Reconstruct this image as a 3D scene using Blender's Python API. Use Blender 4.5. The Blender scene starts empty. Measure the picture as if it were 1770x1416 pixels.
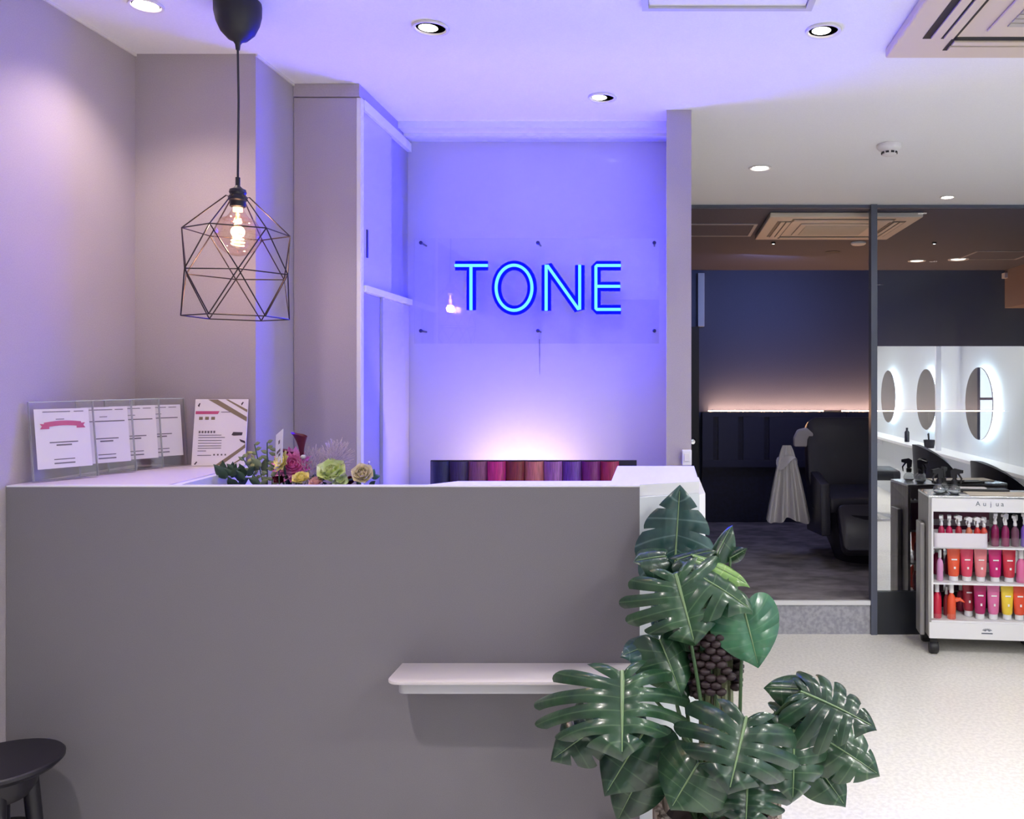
import bpy, bmesh, math, random
from math import pi, sin, cos, radians as R
from mathutils import Vector, Matrix
random.seed(7)
sc = bpy.context.scene
COL = sc.collection
F, CX, CY, H = 1450.0, 1145.0, 655.0, 1.5          # focal length in px, optical centre, eye height
HC = 2.523                                          # ceiling height
# ------------------------------------------------------------------ camera, world, exposure
cd = bpy.data.cameras.new('camera'); cam = bpy.data.objects.new('camera', cd); COL.objects.link(cam)
cam.location = (0, 0, H); cam.rotation_euler = (pi/2, 0, 0)
cd.sensor_width = 36; cd.lens = 36*F/1770
cd.shift_x = -(CX-885)/1770; cd.shift_y = (CY-708)/1770
cd.clip_start = .05; cd.clip_end = 100
sc.camera = cam
W = bpy.data.worlds.new('world'); sc.world = W; W.use_nodes = True
W.node_tree.nodes['Background'].inputs[0].default_value = (.80, .90, 1, 1)
W.node_tree.nodes['Background'].inputs[1].default_value = 2.6
sc.view_settings.view_transform = 'Standard'; sc.view_settings.look = 'None'
sc.view_settings.gamma = 1; sc.view_settings.use_curve_mapping = False
sc.view_settings.exposure = 0.27
sc.cycles.max_bounces = 10; sc.cycles.transparent_max_bounces = 16
sc.cycles.sample_clamp_indirect = 6
sc.cycles.caustics_reflective = False; sc.cycles.caustics_refractive = False
K_SALON, K_NEON, K_WARM = 1.0, 1.0, 1.0

# ------------------------------------------------------------------ helpers
def P(px, py, Y):                                   # photograph pixel + depth -> point in the place
    return Vector(((px-CX)/F*Y, Y, H-(py-CY)/F*Y))
MATS = {}
def srgb(r, g, b):
    f = lambda c: (c/255/12.92) if c/255 <= .04045 else ((c/255+.055)/1.055)**2.4
    return (f(r), f(g), f(b), 1)
def mat(name, col=(.8,.8,.8), rough=.5, metal=0, noise=0, nscale=40, bump=0, bscale=200, spec=.5, coat=0, emit=None, es=0, trans=0, stretch=None, col2=None, ramp=(.4,.6), sheen=0):
    if name in MATS: return MATS[name]
    m = bpy.data.materials.new(name); m.use_nodes = True; nt = m.node_tree; b = nt.nodes['Principled BSDF']
    c = tuple(col)+(1,) if len(col) == 3 else tuple(col)
    b.inputs['Base Color'].default_value = c
    b.inputs['Roughness'].default_value = rough; b.inputs['Metallic'].default_value = metal
    b.inputs['Specular IOR Level'].default_value = spec; b.inputs['Coat Weight'].default_value = coat
    b.inputs['Transmission Weight'].default_value = trans
    if sheen: b.inputs['Sheen Weight'].default_value = sheen
    if emit:
        b.inputs['Emission Color'].default_value = tuple(emit)+(1,); b.inputs['Emission Strength'].default_value = es
    if noise or bump or col2:
        tc = nt.nodes.new('ShaderNodeTexCoord'); mp = nt.nodes.new('ShaderNodeMapping')
        nt.links.new(tc.outputs['Object'], mp.inputs[0])
        if stretch: mp.inputs['Scale'].default_value = stretch
    if noise or col2:
        n = nt.nodes.new('ShaderNodeTexNoise'); n.inputs['Scale'].default_value = nscale; n.inputs['Detail'].default_value = 5
        nt.links.new(mp.outputs[0], n.inputs[0])
        r = nt.nodes.new('ShaderNodeValToRGB'); r.color_ramp.elements[0].position = ramp[0]; r.color_ramp.elements[1].position = ramp[1]
        c2 = tuple(col2)+(1,) if col2 and len(col2) == 3 else (col2 or tuple(min(1, x*(1+noise)) for x in c[:3])+(1,))
        c1 = c if col2 else tuple(x*(1-noise) for x in c[:3])+(1,)
        r.color_ramp.elements[0].color = c1; r.color_ramp.elements[1].color = c2
        nt.links.new(n.outputs['Fac'], r.inputs[0]); nt.links.new(r.outputs[0], b.inputs['Base Color'])
    if bump:
        n2 = nt.nodes.new('ShaderNodeTexNoise'); n2.inputs['Scale'].default_value = bscale; n2.inputs['Detail'].default_value = 3
        nt.links.new(mp.outputs[0], n2.inputs[0])
        bp = nt.nodes.new('ShaderNodeBump'); bp.inputs['Strength'].default_value = bump; bp.inputs['Distance'].default_value = .003
        nt.links.new(n2.outputs['Fac'], bp.inputs['Height']); nt.links.new(bp.outputs[0], b.inputs['Normal'])
    MATS[name] = m; return m
def clear(name, tint=(1,1,1), refl=.06, rough=.0, fres=True):   # thin clear sheet: transparent + glossy
    m = bpy.data.materials.new(name); m.use_nodes = True; nt = m.node_tree; nt.nodes.clear()
    o = nt.nodes.new('ShaderNodeOutputMaterial'); mx = nt.nodes.new('ShaderNodeMixShader')
    t = nt.nodes.new('ShaderNodeBsdfTransparent'); t.inputs[0].default_value = tuple(tint)+(1,)
    g = nt.nodes.new('ShaderNodeBsdfGlossy'); g.inputs['Roughness'].default_value = rough
    if fres:
        lf = nt.nodes.new('ShaderNodeLayerWeight'); lf.inputs[0].default_value = .5
        pw = nt.nodes.new('ShaderNodeMath'); pw.operation = 'POWER'; pw.inputs[1].default_value = 5; nt.links.new(lf.outputs['Facing'], pw.inputs[0])
        lw = nt.nodes.new('ShaderNodeMath'); lw.operation = 'MULTIPLY_ADD'; lw.inputs[1].default_value = .7; lw.inputs[2].default_value = .035; nt.links.new(pw.outputs[0], lw.inputs[0])
        ad = nt.nodes.new('ShaderNodeMath'); ad.operation = 'ADD'; ad.inputs[1].default_value = refl; ad.use_clamp = True
        nt.links.new(lw.outputs[0], ad.inputs[0]); nt.links.new(ad.outputs[0], mx.inputs[0])
    else: mx.inputs[0].default_value = refl
    nt.links.new(t.outputs[0], mx.inputs[1]); nt.links.new(g.outputs[0], mx.inputs[2]); nt.links.new(mx.outputs[0], o.inputs[0])
    MATS[name] = m; return m
def glow(name, col, s):
    m = bpy.data.materials.new(name); m.use_nodes = True; nt = m.node_tree; nt.nodes.clear()
    o = nt.nodes.new('ShaderNodeOutputMaterial'); e = nt.nodes.new('ShaderNodeEmission')
    e.inputs[0].default_value = tuple(col)+(1,); e.inputs[1].default_value = s
    nt.links.new(e.outputs[0], o.inputs[0]); MATS[name] = m; return m

def wloc(o):
    v = Vector((0,0,0))
    while o: v = v+Vector(o.location); o = o.parent
    return v
class MB:
    def __init__(s): s.v = []; s.f = []; s.mi = []; s.uv = []; s.cur = 0
    def add(s, vs, fs, uvs=None):
        n = len(s.v); s.v += [Vector(v) for v in vs]
        for i, f in enumerate(fs):
            s.f.append([n+k for k in f]); s.mi.append(s.cur)
        s.uv += list(uvs) if uvs else [(0,0)]*len(vs)
        return s
    def box(s, x0, x1, y0, y1, z0, z1, bev=0, M=None):
        bm = bmesh.new(); bmesh.ops.create_cube(bm, size=1)
        for v in bm.verts:
            v.co = Vector(((x0+x1)/2+v.co.x*(x1-x0), (y0+y1)/2+v.co.y*(y1-y0), (z0+z1)/2+v.co.z*(z1-z0)))
        if bev: bmesh.ops.bevel(bm, geom=bm.edges[:], offset=bev, segments=2, affect='EDGES', profile=.5)
        return s._bm(bm, M)
    def _bm(s, bm, M=None):
        bm.verts.index_update()
        s.add([(M @ v.co) if M else v.co.copy() for v in bm.verts], [[v.index for v in f.verts] for f in bm.faces]); bm.free(); return s
    def prism(s, pts, a, b, axis='z', bev=0, M=None):   # outline pts extruded between a and b along axis
        bm = bmesh.new(); fn = {'z': lambda p, h: (p[0], p[1], h), 'y': lambda p, h: (p[0], h, p[1]), 'x': lambda p, h: (h, p[0], p[1])}[axis]
        lo = [bm.verts.new(fn(p, a)) for p in pts]; hi = [bm.verts.new(fn(p, b)) for p in pts]
        bm.faces.new(lo); bm.faces.new(hi); n = len(pts)
        for i in range(n): bm.faces.new((lo[i], lo[(i+1) % n], hi[(i+1) % n], hi[i]))
        bmesh.ops.recalc_face_normals(bm, faces=bm.faces[:])
        if bev: bmesh.ops.bevel(bm, geom=bm.edges[:], offset=bev, segments=2, affect='EDGES', profile=.5)
        return s._bm(bm, M)
    def tube(s, pts, r, n=8, cap=True, closed=False):
        pts = [Vector(p) for p in pts]; rs = r if isinstance(r, (list, tuple)) else [r]*len(pts)
        rings = []; up = None; m = len(pts)
        for i, p in enumerate(pts):
            if closed: d = pts[(i+1) % m]-pts[i-1]
            else: d = pts[min(i+1, m-1)]-pts[max(i-1, 0)]
            d.normalize()
            if up is None: up = d.orthogonal().normalized()
            up = (up-d*up.dot(d))
            up = up.normalized() if up.length > 1e-6 else d.orthogonal().normalized()
            w = d.cross(up)
            rings.append([p+rs[i]*(up*cos(2*pi*k/n)+w*sin(2*pi*k/n)) for k in range(n)])
        vs = [v for q in rings for v in q]; fs = []
        for i in range(m if closed else m-1):
            a, b = i*n, ((i+1) % m)*n
            if closed and i == m-1:       # align
                off = min(range(n), key=lambda o: (rings[i][0]-rings[0][o]).length)
            else: off = 0
            for k in range(n): fs.append((a+k, a+(k+1) % n, b+(k+1+off) % n, b+(k+off) % n))
        if cap and not closed: fs += [tuple(range(n))[::-1], tuple((m-1)*n+k for k in range(n))]
        return s.add(vs, fs)
    def lathe(s, prof, c=(0,0,0), n=24, axis='z', M=None, sx=1, sy=1):    # prof: (radius, height)
        vs = []; fs = []; c = Vector(c)
        for r, h in prof:
            for k in range(n):
                a = 2*pi*k/n; v = Vector((r*cos(a)*sx, r*sin(a)*sy, h))
                if axis == 'y': v = Vector((v.x, v.z, v.y))
                if axis == 'x': v = Vector((v.z, v.x, v.y))
                if M: v = M @ v
                vs.append(c+v)
        m = len(prof)
        for i in range(m-1):
            for k in range(n): fs.append((i*n+k, i*n+(k+1) % n, (i+1)*n+(k+1) % n, (i+1)*n+k))
        if prof[0][0] > 1e-5: fs.append(tuple(range(n))[::-1])
        if prof[-1][0] > 1e-5: fs.append(tuple((m-1)*n+k for k in range(n)))
        return s.add(vs, fs)
    def ball(s, c, r, n=10, sc=(1,1,1)):
        prof = [(max(1e-6, r*sin(pi*i/(n//2+1))), -r*cos(pi*i/(n//2+1))) for i in range(n//2+2)]
        vs0 = len(s.v); s.lathe(prof, (0,0,0), n)
        for i in range(vs0, len(s.v)): v = s.v[i]; s.v[i] = Vector((c[0]+v.x*sc[0], c[1]+v.y*sc[1], c[2]+v.z*sc[2]))
        return s
    def grid(s, fn, nu, nv, thick=0, closed_u=False):
        vs = [fn(i/nu, j/nv) for j in range(nv+1) for i in range(nu+1)]; fs = []
        for j in range(nv):
            for i in range(nu): a = j*(nu+1)+i; fs.append((a, a+1, a+nu+2, a+nu+1))
        return s.add(vs, fs, [(i/nu, j/nv) for j in range(nv+1) for i in range(nu+1)])
    def build(s, name, m, parent=None, smooth=False, mods=None, loc=None):
        me = bpy.data.meshes.new(name); off = wloc(parent) if parent else (Vector(loc) if loc is not None else Vector((0,0,0)))
        me.from_pydata([v-off for v in s.v], [], s.f)
        ms = m if isinstance(m, (list, tuple)) else [m]
        for q in ms: me.materials.append(q)
        for p, k in zip(me.polygons, s.mi): p.material_index = k
        uvl = me.uv_layers.new(name='UVMap')
        for l in me.loops: uvl.data[l.index].uv = s.uv[l.vertex_index]
        bm = bmesh.new(); bm.from_mesh(me)
        bmesh.ops.remove_doubles(bm, verts=bm.verts[:], dist=2e-5)
        bmesh.ops.recalc_face_normals(bm, faces=bm.faces[:]); bm.to_mesh(me); bm.free()
        if smooth:
            for p in me.polygons: p.use_smooth = True
            try: me.set_sharp_from_angle(angle=R(40))
            except Exception: pass
        o = bpy.data.objects.new(name, me); COL.objects.link(o)
        if parent: o.parent = parent
        elif loc is not None: o.location = loc
        return o
def thing(name, loc, label, cat, group=None):
    o = bpy.data.objects.new(name, None); COL.objects.link(o); o.location = loc; o.empty_display_size = .05
    o['label'] = label; o['category'] = cat
    if group: o['group'] = group
    return o
def tag(o, label, cat, group=None, kind=None):
    o['label'] = label; o['category'] = cat
    if group: o['group'] = group
    if kind: o['kind'] = kind
    return o
def struct(mb, name, m, label=None, parent=None, smooth=False):
    o = mb.build(name, m, parent, smooth)
    if not parent:
        o['kind'] = 'structure'
        if label: o['label'] = label
    return o
def copy_tree(o, parent=None, loc=None, rotz=None, label=None):
    c = o.copy(); COL.objects.link(c)
    if parent: c.parent = parent
    if loc is not None: c.location = loc
    if rotz is not None: c.rotation_euler[2] = rotz
    if label: c['label'] = label
    for ch in list(o.children): copy_tree(ch, c)
    return c
def text_mesh(txt, size, sx=1, spacing=1, ext=.001):
    cu = bpy.data.curves.new('t', 'FONT'); cu.body = txt; cu.size = size; cu.extrude = ext; cu.space_character = spacing
    o = bpy.data.objects.new('t', cu); COL.objects.link(o)
    dg = bpy.context.evaluated_depsgraph_get(); me = bpy.data.meshes.new_from_object(o.evaluated_get(dg))
    vs = [(v.co.x*sx, 0, v.co.y, v.co.z) for v in me.vertices]; fs = [list(p.vertices) for p in me.polygons]
    bpy.data.objects.remove(o); bpy.data.meshes.remove(me)
    return [Vector((v[0], v[3], v[2])) for v in vs], fs
def light(kind, name, loc, power, col, size=.1, rot=None, spot=None, blend=.5, parent=None, size_y=None):
    l = bpy.data.lights.new(name, kind); l.energy = power; l.color = col
    if kind == 'AREA':
        l.size = size
        if size_y: l.shape = 'RECTANGLE'; l.size_y = size_y
    else: l.shadow_soft_size = size
    if kind == 'SPOT': l.spot_size = spot; l.spot_blend = blend
    o = bpy.data.objects.new(name, l); COL.objects.link(o); o.location = loc
    if rot: o.rotation_euler = rot
    if parent: o.parent = parent; o.location = Vector(loc)-wloc(parent)
    return o

# ------------------------------------------------------------------ materials
paper_wall = mat('taupe_wallpaper', srgb(172,164,168), .75, noise=.03, nscale=300, bump=.25, bscale=500, spec=.2)
m_ceiling = mat('white_ceiling', (.84,.84,.85), .8, noise=.015, nscale=200, bump=.1, bscale=400, spec=.2)
m_floor = mat('cream_floor', (.80,.78,.73), .25, noise=.06, nscale=60, spec=.35)
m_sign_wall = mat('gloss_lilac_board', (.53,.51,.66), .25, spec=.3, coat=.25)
m_counter = mat('grey_counter_laminate', (.19,.18,.198), .6, noise=.04, nscale=500, bump=.15, bscale=700, spec=.3)
m_white = mat('white_laminate', (.78,.78,.80), .35, spec=.4)
m_offwhite = mat('offwhite_paint', (.72,.70,.70), .55)
m_blackm = mat('black_matt', (.012,.012,.016), .5)
m_black = mat('black_satin', (.010,.009,.016), .42)
m_steel = mat('brushed_steel', (.34,.33,.32), .45, .5, noise=.1, nscale=80, stretch=(1,1,.05))
m_chrome = mat('chrome', (.8,.8,.82), .12, 1)
m_beige = mat('aged_beige_plastic', (.66,.56,.42), .5)
m_beige2 = mat('beige_grille', (.46,.42,.33), .6)
m_navy = mat('navy_wallpaper', (.085,.105,.19), .85, noise=.15, nscale=250, bump=.3, bscale=300, spec=.2)
m_dkceil = mat('dark_brown_ceiling', (.075,.072,.105), .8, noise=.08, nscale=120)
m_dkcab = mat('dark_cabinet', (.010,.010,.035), .5, noise=.2, nscale=30)
m_carpet = mat('grey_carpet', (.16,.145,.155), .95, col2=(.33,.30,.315), nscale=7, stretch=(.8,1.2,1), ramp=(.35,.68), bump=.5, bscale=400, spec=.1)
m_stone = mat('grey_step_stone', (.30,.30,.34), .7, col2=(.42,.42,.46), nscale=45, ramp=(.4,.62))
m_frame = mat('dark_grey_frame', (.08,.09,.13), .4)
m_acr = clear('clear_acrylic', (.99,.99,.995), .0)
m_acrsign = clear('sign_acrylic', (.97,.97,.99), .03)
m_glass = clear('window_glass', (.96,.98,1), .0)
m_pane = clear('tinted_glass', (.90,.92,.95), .012, fres=False)
m_film = clear('half_mirror_film', (.45,.47,.50), .62, fres=False)
m_jar = clear('clear_jar_glass', (.9,.93,.95), .22)
m_bulb = clear('amber_bulb_glass', (1,.88,.78), .09)

# ------------------------------------------------------------------ setting: room shell
XL, XR, YB, YP = -1.66, 3.0, -4.0, 4.94
struct(MB().box(-1.8, 3.2, YB-.1, YP, -.08, 0), 'floor', m_floor)
struct(MB().box(-1.8, 3.2, YB-.1, YP+.0, HC, HC+.08), 'ceiling', m_ceiling)
struct(MB().box(XL-.1, XL, YB, 2.64, 0, HC), 'wall_left', paper_wall)
struct(MB().box(XL-.1, -1.28, 2.64, 3.6, 0, HC), 'wall_left_pier', paper_wall, 'taupe wallpapered pier behind the pendant lamp')
struct(MB().box(XR, XR+.1, YB, YP, 0, HC), 'wall_right', mat('white_salon_wall', (.70,.74,.76), .5))
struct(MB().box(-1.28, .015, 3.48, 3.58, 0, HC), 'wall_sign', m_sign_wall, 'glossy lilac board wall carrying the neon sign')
struct(MB().box(.015, .11, 3.19, 5.1, 0, HC), 'wall_divider', paper_wall, 'narrow grey wall end right of the neon sign')
# back wall of the salon, behind the viewer, with its shop window
wb = MB(); wb.box(-1.66, .02, YB-.1, YB, 0, HC); wb.box(.66, 3.0, YB-.1, YB, 0, HC); wb.box(.02, .66, YB-.1, YB, 2.3, HC); wb.box(.02, .66, YB-.1, YB, 0, .12)
struct(wb, 'wall_back', mat('taupe_back_wall', (.36,.33,.31), .8))
wf = struct(MB().box(.02, .07, YB-.07, YB-.01, .12, 2.3).box(.61, .66, YB-.07, YB-.01, .12, 2.3).box(.07, .61, YB-.07, YB-.01, 2.24, 2.3).box(.07, .61, YB-.07, YB-.01, .12, .18).box(.07, .61, YB-.06, YB-.02, 1.15, 1.19), 'window_1', m_frame)
MB().box(.07, .61, YB-.045, YB-.04, .18, 2.24).build('pane', m_glass, wf)
# ceiling cornice above the sign wall
co = struct(MB().box(-1.05, .015, 3.33, 3.48, 2.497, HC).box(-1.05, .015, 3.40, 3.48, 2.484, 2.497), 'trim_1', m_white)
# thin white bead where walls meet the ceiling
struct(MB().box(XL, XL+.006, YB, 2.64, HC-.008, HC), 'trim_2', m_offwhite)
struct(MB().box(-1.28, -1.274, 2.64, 2.91, HC-.008, HC), 'trim_3', m_offwhite)
# ceiling access hatch
ah = thing('ceiling_hatch', (.18, 2.08, HC), 'white-framed square access hatch at the top edge of the ceiling', 'hatch')
hb = MB()
for a in ((-.056,.41,2.29,2.307+.0),(-.056,.41,1.85,1.867),(-.056,-.038,1.867,2.29),(.392,.41,1.867,2.29)): hb.box(a[0],a[1],a[2],a[3],HC-.012,HC-.0005)
hb.build('frame', mat('grey_white_metal', (.55,.55,.60), .4), ah)
MB().box(-.036,.39,1.869,2.288,HC-.005,HC-.0005).build('panel', m_ceiling, ah)

# sliding-door cupboard left of the sign wall
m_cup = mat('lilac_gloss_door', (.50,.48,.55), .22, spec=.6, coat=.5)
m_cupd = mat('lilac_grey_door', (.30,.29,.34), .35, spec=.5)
cb = thing('storage_cupboard', (-1.16, 3.2, 0), 'tall fitted cupboard with sliding doors left of the neon sign wall', 'cupboard')
MB().box(-1.278, -1.062, 2.91, 3.478, 0, 2.475).build('carcass', paper_wall, cb)
MB().box(-1.278, -1.05, 2.905, 3.478, 2.478, HC-.001).build('header', paper_wall, cb)
MB().box(-1.061, -1.045, 2.91, 2.935, 0, 2.476).build('stile', m_white, cb)
MB().box(-1.061, -1.04, 2.936, 3.478, 2.44, 2.476).build('rail', m_white, cb)
MB().box(-1.061, -1.036, 2.936, 3.478, 1.805, 1.828).build('rail', m_white, cb)
d1 = MB().box(-1.061, -1.050, 2.936, 3.25, 1.829, 2.439).build('door', m_cup, cb)
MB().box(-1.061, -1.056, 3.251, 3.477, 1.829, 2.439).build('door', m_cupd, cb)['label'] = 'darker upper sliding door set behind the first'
MB().box(-1.061, -1.057, 2.936, 3.14, .05, 1.804).build('door', m_cupd, cb)['label'] = 'darker lower sliding door'
MB().box(-1.061, -1.050, 3.16, 3.477, .05, 1.804).build('door', m_cup, cb)
MB().box(-1.0499, -1.047, 2.975, 2.987, 1.93, 2.03).build('handle', m_black, d1)
MB().box(-1.061, -1.046, 3.141, 3.159, .05, 1.804).build('door_stile', m_cup, cb)

# raised back room behind the partition
X2 = 3.4
struct(MB().box(.11, X2, YP, 7.75, 0, .195), 'floor_raised', m_carpet, 'grey carpeted raised floor of the dark back room')
struct(MB().box(.11, 1.221, YP-.012, YP-.0005, 0, .172), 'step_riser', m_stone, 'mottled grey stone riser below the dark room opening')
struct(MB().box(.11, 1.221, YP-.022, YP-.0005, .173, .198), 'trim_4', m_white)
struct(MB().box(0, X2, YP+.001, 7.85, 2.50, 2.58), 'ceiling_dark_room', m_dkceil, 'dark brown ceiling of the back room')
struct(MB().box(0, X2+.1, 7.72, 7.82, 0, 2.5), 'wall_dark_room', m_navy, 'navy wallpapered far wall of the back room')
struct(MB().box(X2, X2+.1, YP, 7.72, 0, 2.5), 'wall_dark_room_right', m_navy)
struct(MB().box(0, .1, 5.1, 7.72, 0, 2.5), 'wall_dark_room_left', m_navy)
struct(MB().box(3.0, X2+.1, YP-.1, YP, 0, HC), 'wall_right_end', m_navy)
struct(MB().box(3.15, X2-.001, 6.9, 7.719, 2.15, 2.499), 'trim_5', mat('brown_bulkhead', (.24,.17,.15), .8), 'brown bulkhead hanging from the dark ceiling at the right')
# partition: mullion, head rail, black base and glass
pg = thing('glass_partition', (1.24, YP, 0), 'glazed partition with dark grey post and half-mirrored lower pane', 'partition')
MB().box(1.222, 1.258, YP-.03, YP+.03, .0, HC-.001).build('post', m_frame, pg)
MB().box(.112, 1.221, YP-.015, YP+.02, HC-.02, HC-.001).box(1.259, 2.99, YP-.015, YP+.02, HC-.02, HC-.001).build('head_rail', m_frame, pg)
MB().box(1.259, 2.99, YP-.02, YP+.02, 0, .25).build('base_panel', mat('black_base_panel', (.012,.015,.022), .35), pg)
MB().box(1.259, 2.99, YP-.003, YP-.0, 1.694, HC-.021).build('pane', m_pane, pg)['label'] = 'clear upper pane'
gp = MB(); gp.add([(1.259,YP-.002,.251),(2.99,YP-.002,.251),(2.99,YP-.002,1.692),(1.259,YP-.002,1.692)], [(0,1,2,3)])
gp.build('mirror_pane', m_film, pg)['label'] = 'half-mirrored lower pane reflecting the salon'
# dark wainscot ledge with warm LED strip
wn = thing('wainscot_cabinet', (1.7, 7.6, .195), 'long dark wall cabinet with a glowing warm strip along its top', 'cabinet')
YW = 7.6
wm = MB(); wm.box(.36, 3.14, YW, 7.715, .70, 1.195); wm.box(.36, 3.14, YW+.03, 7.715, .197, .699)
wm.build('body', m_dkcab, wn)
m_pan = mat('navy_black_panel', (.030,.030,.070), .5)
for a, b in ((.362,.458),(.506,.683),(.731,.919),(.967,1.66),(1.668,2.4),(2.408,3.1)):
    MB().box(a, b, YW-.022, YW-.0005, .765, 1.155).build('panel', m_pan, wn)
for a, b in ((.362,1.66),(1.668,2.4),(2.408,3.1)):
    MB().box(a, b, YW-.022, YW-.0005, 1.156, 1.194).build('rail', m_pan, wn); MB().box(a, b, YW-.022, YW-.0005, .702, .764).build('rail', m_pan, wn)
light('AREA', 'led_area', (1.75, 7.62, 1.225), 9, (1,.52,.26), 2.7, (R(205),0,0), parent=wn, size_y=.02)
MB().box(.34, 3.14, YW-.02, YW+.02, 1.196, 1.202).build('ledge', mat('dark_ledge', (.03,.025,.03), .4), wn)
MB().box(.42, 3.12, 7.66, 7.68, 1.203, 1.209).build('led_strip', glow('warm_led', (1,.52,.25), 70), wn)
tag(MB().box(1.46, 1.62, YW-.02, YW+.018, 1.203, 1.216, .002).build('wall_remote', m_beige2), 'small flat beige remote lying on the warm lit ledge', 'remote')
# back door and panel at the far left
dr = struct(MB().box(.12, .335, 7.66, 7.715, .196, 1.976), 'door_1', m_black)
kb = MB(); kb.lathe([(.012,0),(.012,.03),(.028,.035),(.032,.05),(.022,.065),(0,.066)], (.275,7.66,.93), 16, 'y', Matrix.Scale(-1, 3, (0,1,0))); kb.build('knob', m_chrome, dr, True)
tag(MB().box(.325, .385, 7.68, 7.719, 1.98, 2.47, .004).build('wall_panel_light', mat('pale_blue_panel', (.42,.50,.68), .5)), 'narrow pale blue vertical panel beside the back door top', 'panel')

# ------------------------------------------------------------------ ceiling fittings
def downlight(x, y, z, r, col, power, label, spot=R(95), es=14, tilt=0, soft=.03, rimm=None, lamp_r=.72, off=0):
    t = thing('downlight', (x, y, z), label, 'downlight')
    rim = MB(); rim.lathe([(r*.80, -.001), (r, -.001), (r, -.004), (r*.97, -.007), (r*.84, -.006), (r*.80, .0)][::1], (x, y, z), 28)
    rim.f = rim.f[:-2]; rim.mi = rim.mi[:-2]
    rim.build('trim_ring', rimm or m_offwhite, t, True)
    MB().lathe([(r*.80, -.0008), (0, -.0008)], (x, y, z), 24).build('baffle', mat('grey_baffle', (.10,.10,.11), .3, .6), t)
    lp = MB(); M = Matrix.Rotation(tilt, 3, 'Y'); lp.lathe([(r*lamp_r, -.0035), (r*lamp_r*.8, -.006), (0, -.007)], (x+off*r, y-abs(off)*r*.5, z), 20, M=Matrix.Rotation(0,3,'X'))
    lp.build('lamp', glow('lamp_%g_%g_%g' % (x, y, es), col, es), t)
    if power: light('SPOT', 'spot', (x, y, z-.02), power, col, soft, None, spot, .7, t)
    return t
WARM, NEUT = (1, .74, .62), (1, .93, .86)
downlight(-1.41, 2.29, HC, .044, (1,.80,.70), 13, 'small warm pink downlight nearest the left wall', R(120))
downlight(-.674, 2.44, HC, .053, NEUT, 7, 'white ceiling downlight right of the black pendant canopy', R(110), 9, lamp_r=.52, off=-.12)
downlight(-.218, 3.045, HC, .052, NEUT, 5, 'ceiling downlight just above and before the neon sign wall', R(100), 9, lamp_r=.52, off=-.2)
downlight(.472, 2.46, HC, .053, NEUT, 16, 'ceiling downlight between the hatch and the beige air conditioner', R(120), 12, lamp_r=.52, off=-.12)
downlight(.473, 4.06, HC, .056, NEUT, 14, 'ceiling downlight right of the grey wall end, over the opening', R(110), 10)
downlight(1.60, 4.71, HC, .041, NEUT, 12, 'small bright downlight nearest the glass partition', R(120), 16)
downlight(2.15, 7.64-.55, 2.50, .075, (1,.86,.70), 1.0, 'left of the two round lamps in the dark ceiling', R(120), 2.2)
downlight(2.47, 7.0, 2.50, .085, (1,.86,.70), 1.0, 'right of the two round lamps in the dark ceiling', R(120), 2.2)
# added grid of unseen salon downlights, brightening floor and ceiling before the partition
k = 0
for x in (1.5, 2.35):
    for y in (-2.6, -.9, .8, 2.6):
        k += 1
        downlight(x, y, HC, .05, (1,.985,.94), 98*K_SALON, 'added salon ceiling downlight outside the picture, number %d from the shop window' % k if 0 else 'added unseen salon ceiling downlight over the %s, %s the shop window' % ('aisle' if x < 2 else 'styling shelf', ['beside','second from','third from','farthest from'][int((y+2.6)/1.7+.1)]), R(150), 14, soft=.12)
for x, y, w_ in ((-.7, -2.6, 22), (-.92, .86, 62)): downlight(x, y, HC, .05, (1,.90,.86), w_, 'salon ceiling downlight over the waiting side, %s the shop window' % ('near' if y < -1 else 'away from'), R(125), 10)

# smoke detector
sd = thing('smoke_detector', (.99, 3.66, HC), 'round white smoke detector with dark slots on the white ceiling', 'smoke detector')
MB().lathe([(.053, -.001), (.053, -.014), (.047, -.022), (.034, -.030), (.034, -.031)], (.99, 3.66, HC), 28).build('base', m_offwhite, sd, True)
MB().lathe([(.033, -.0312), (.030, -.046), (.02, -.05), (0, -.05)], (.99, 3.66, HC), 28).build('sensor_cap', m_offwhite, sd, True)
sl = MB()
for a in range(0, 360, 40):
    M = Matrix.Rotation(R(a), 4, 'Z'); M = Matrix.Translation((.99, 3.66, HC-.038)) @ M
    sl.box(.0305, .0345, -.007, .007, -.004, .004, 0, M)
sl.build('slots', m_blackm, sd)

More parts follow.
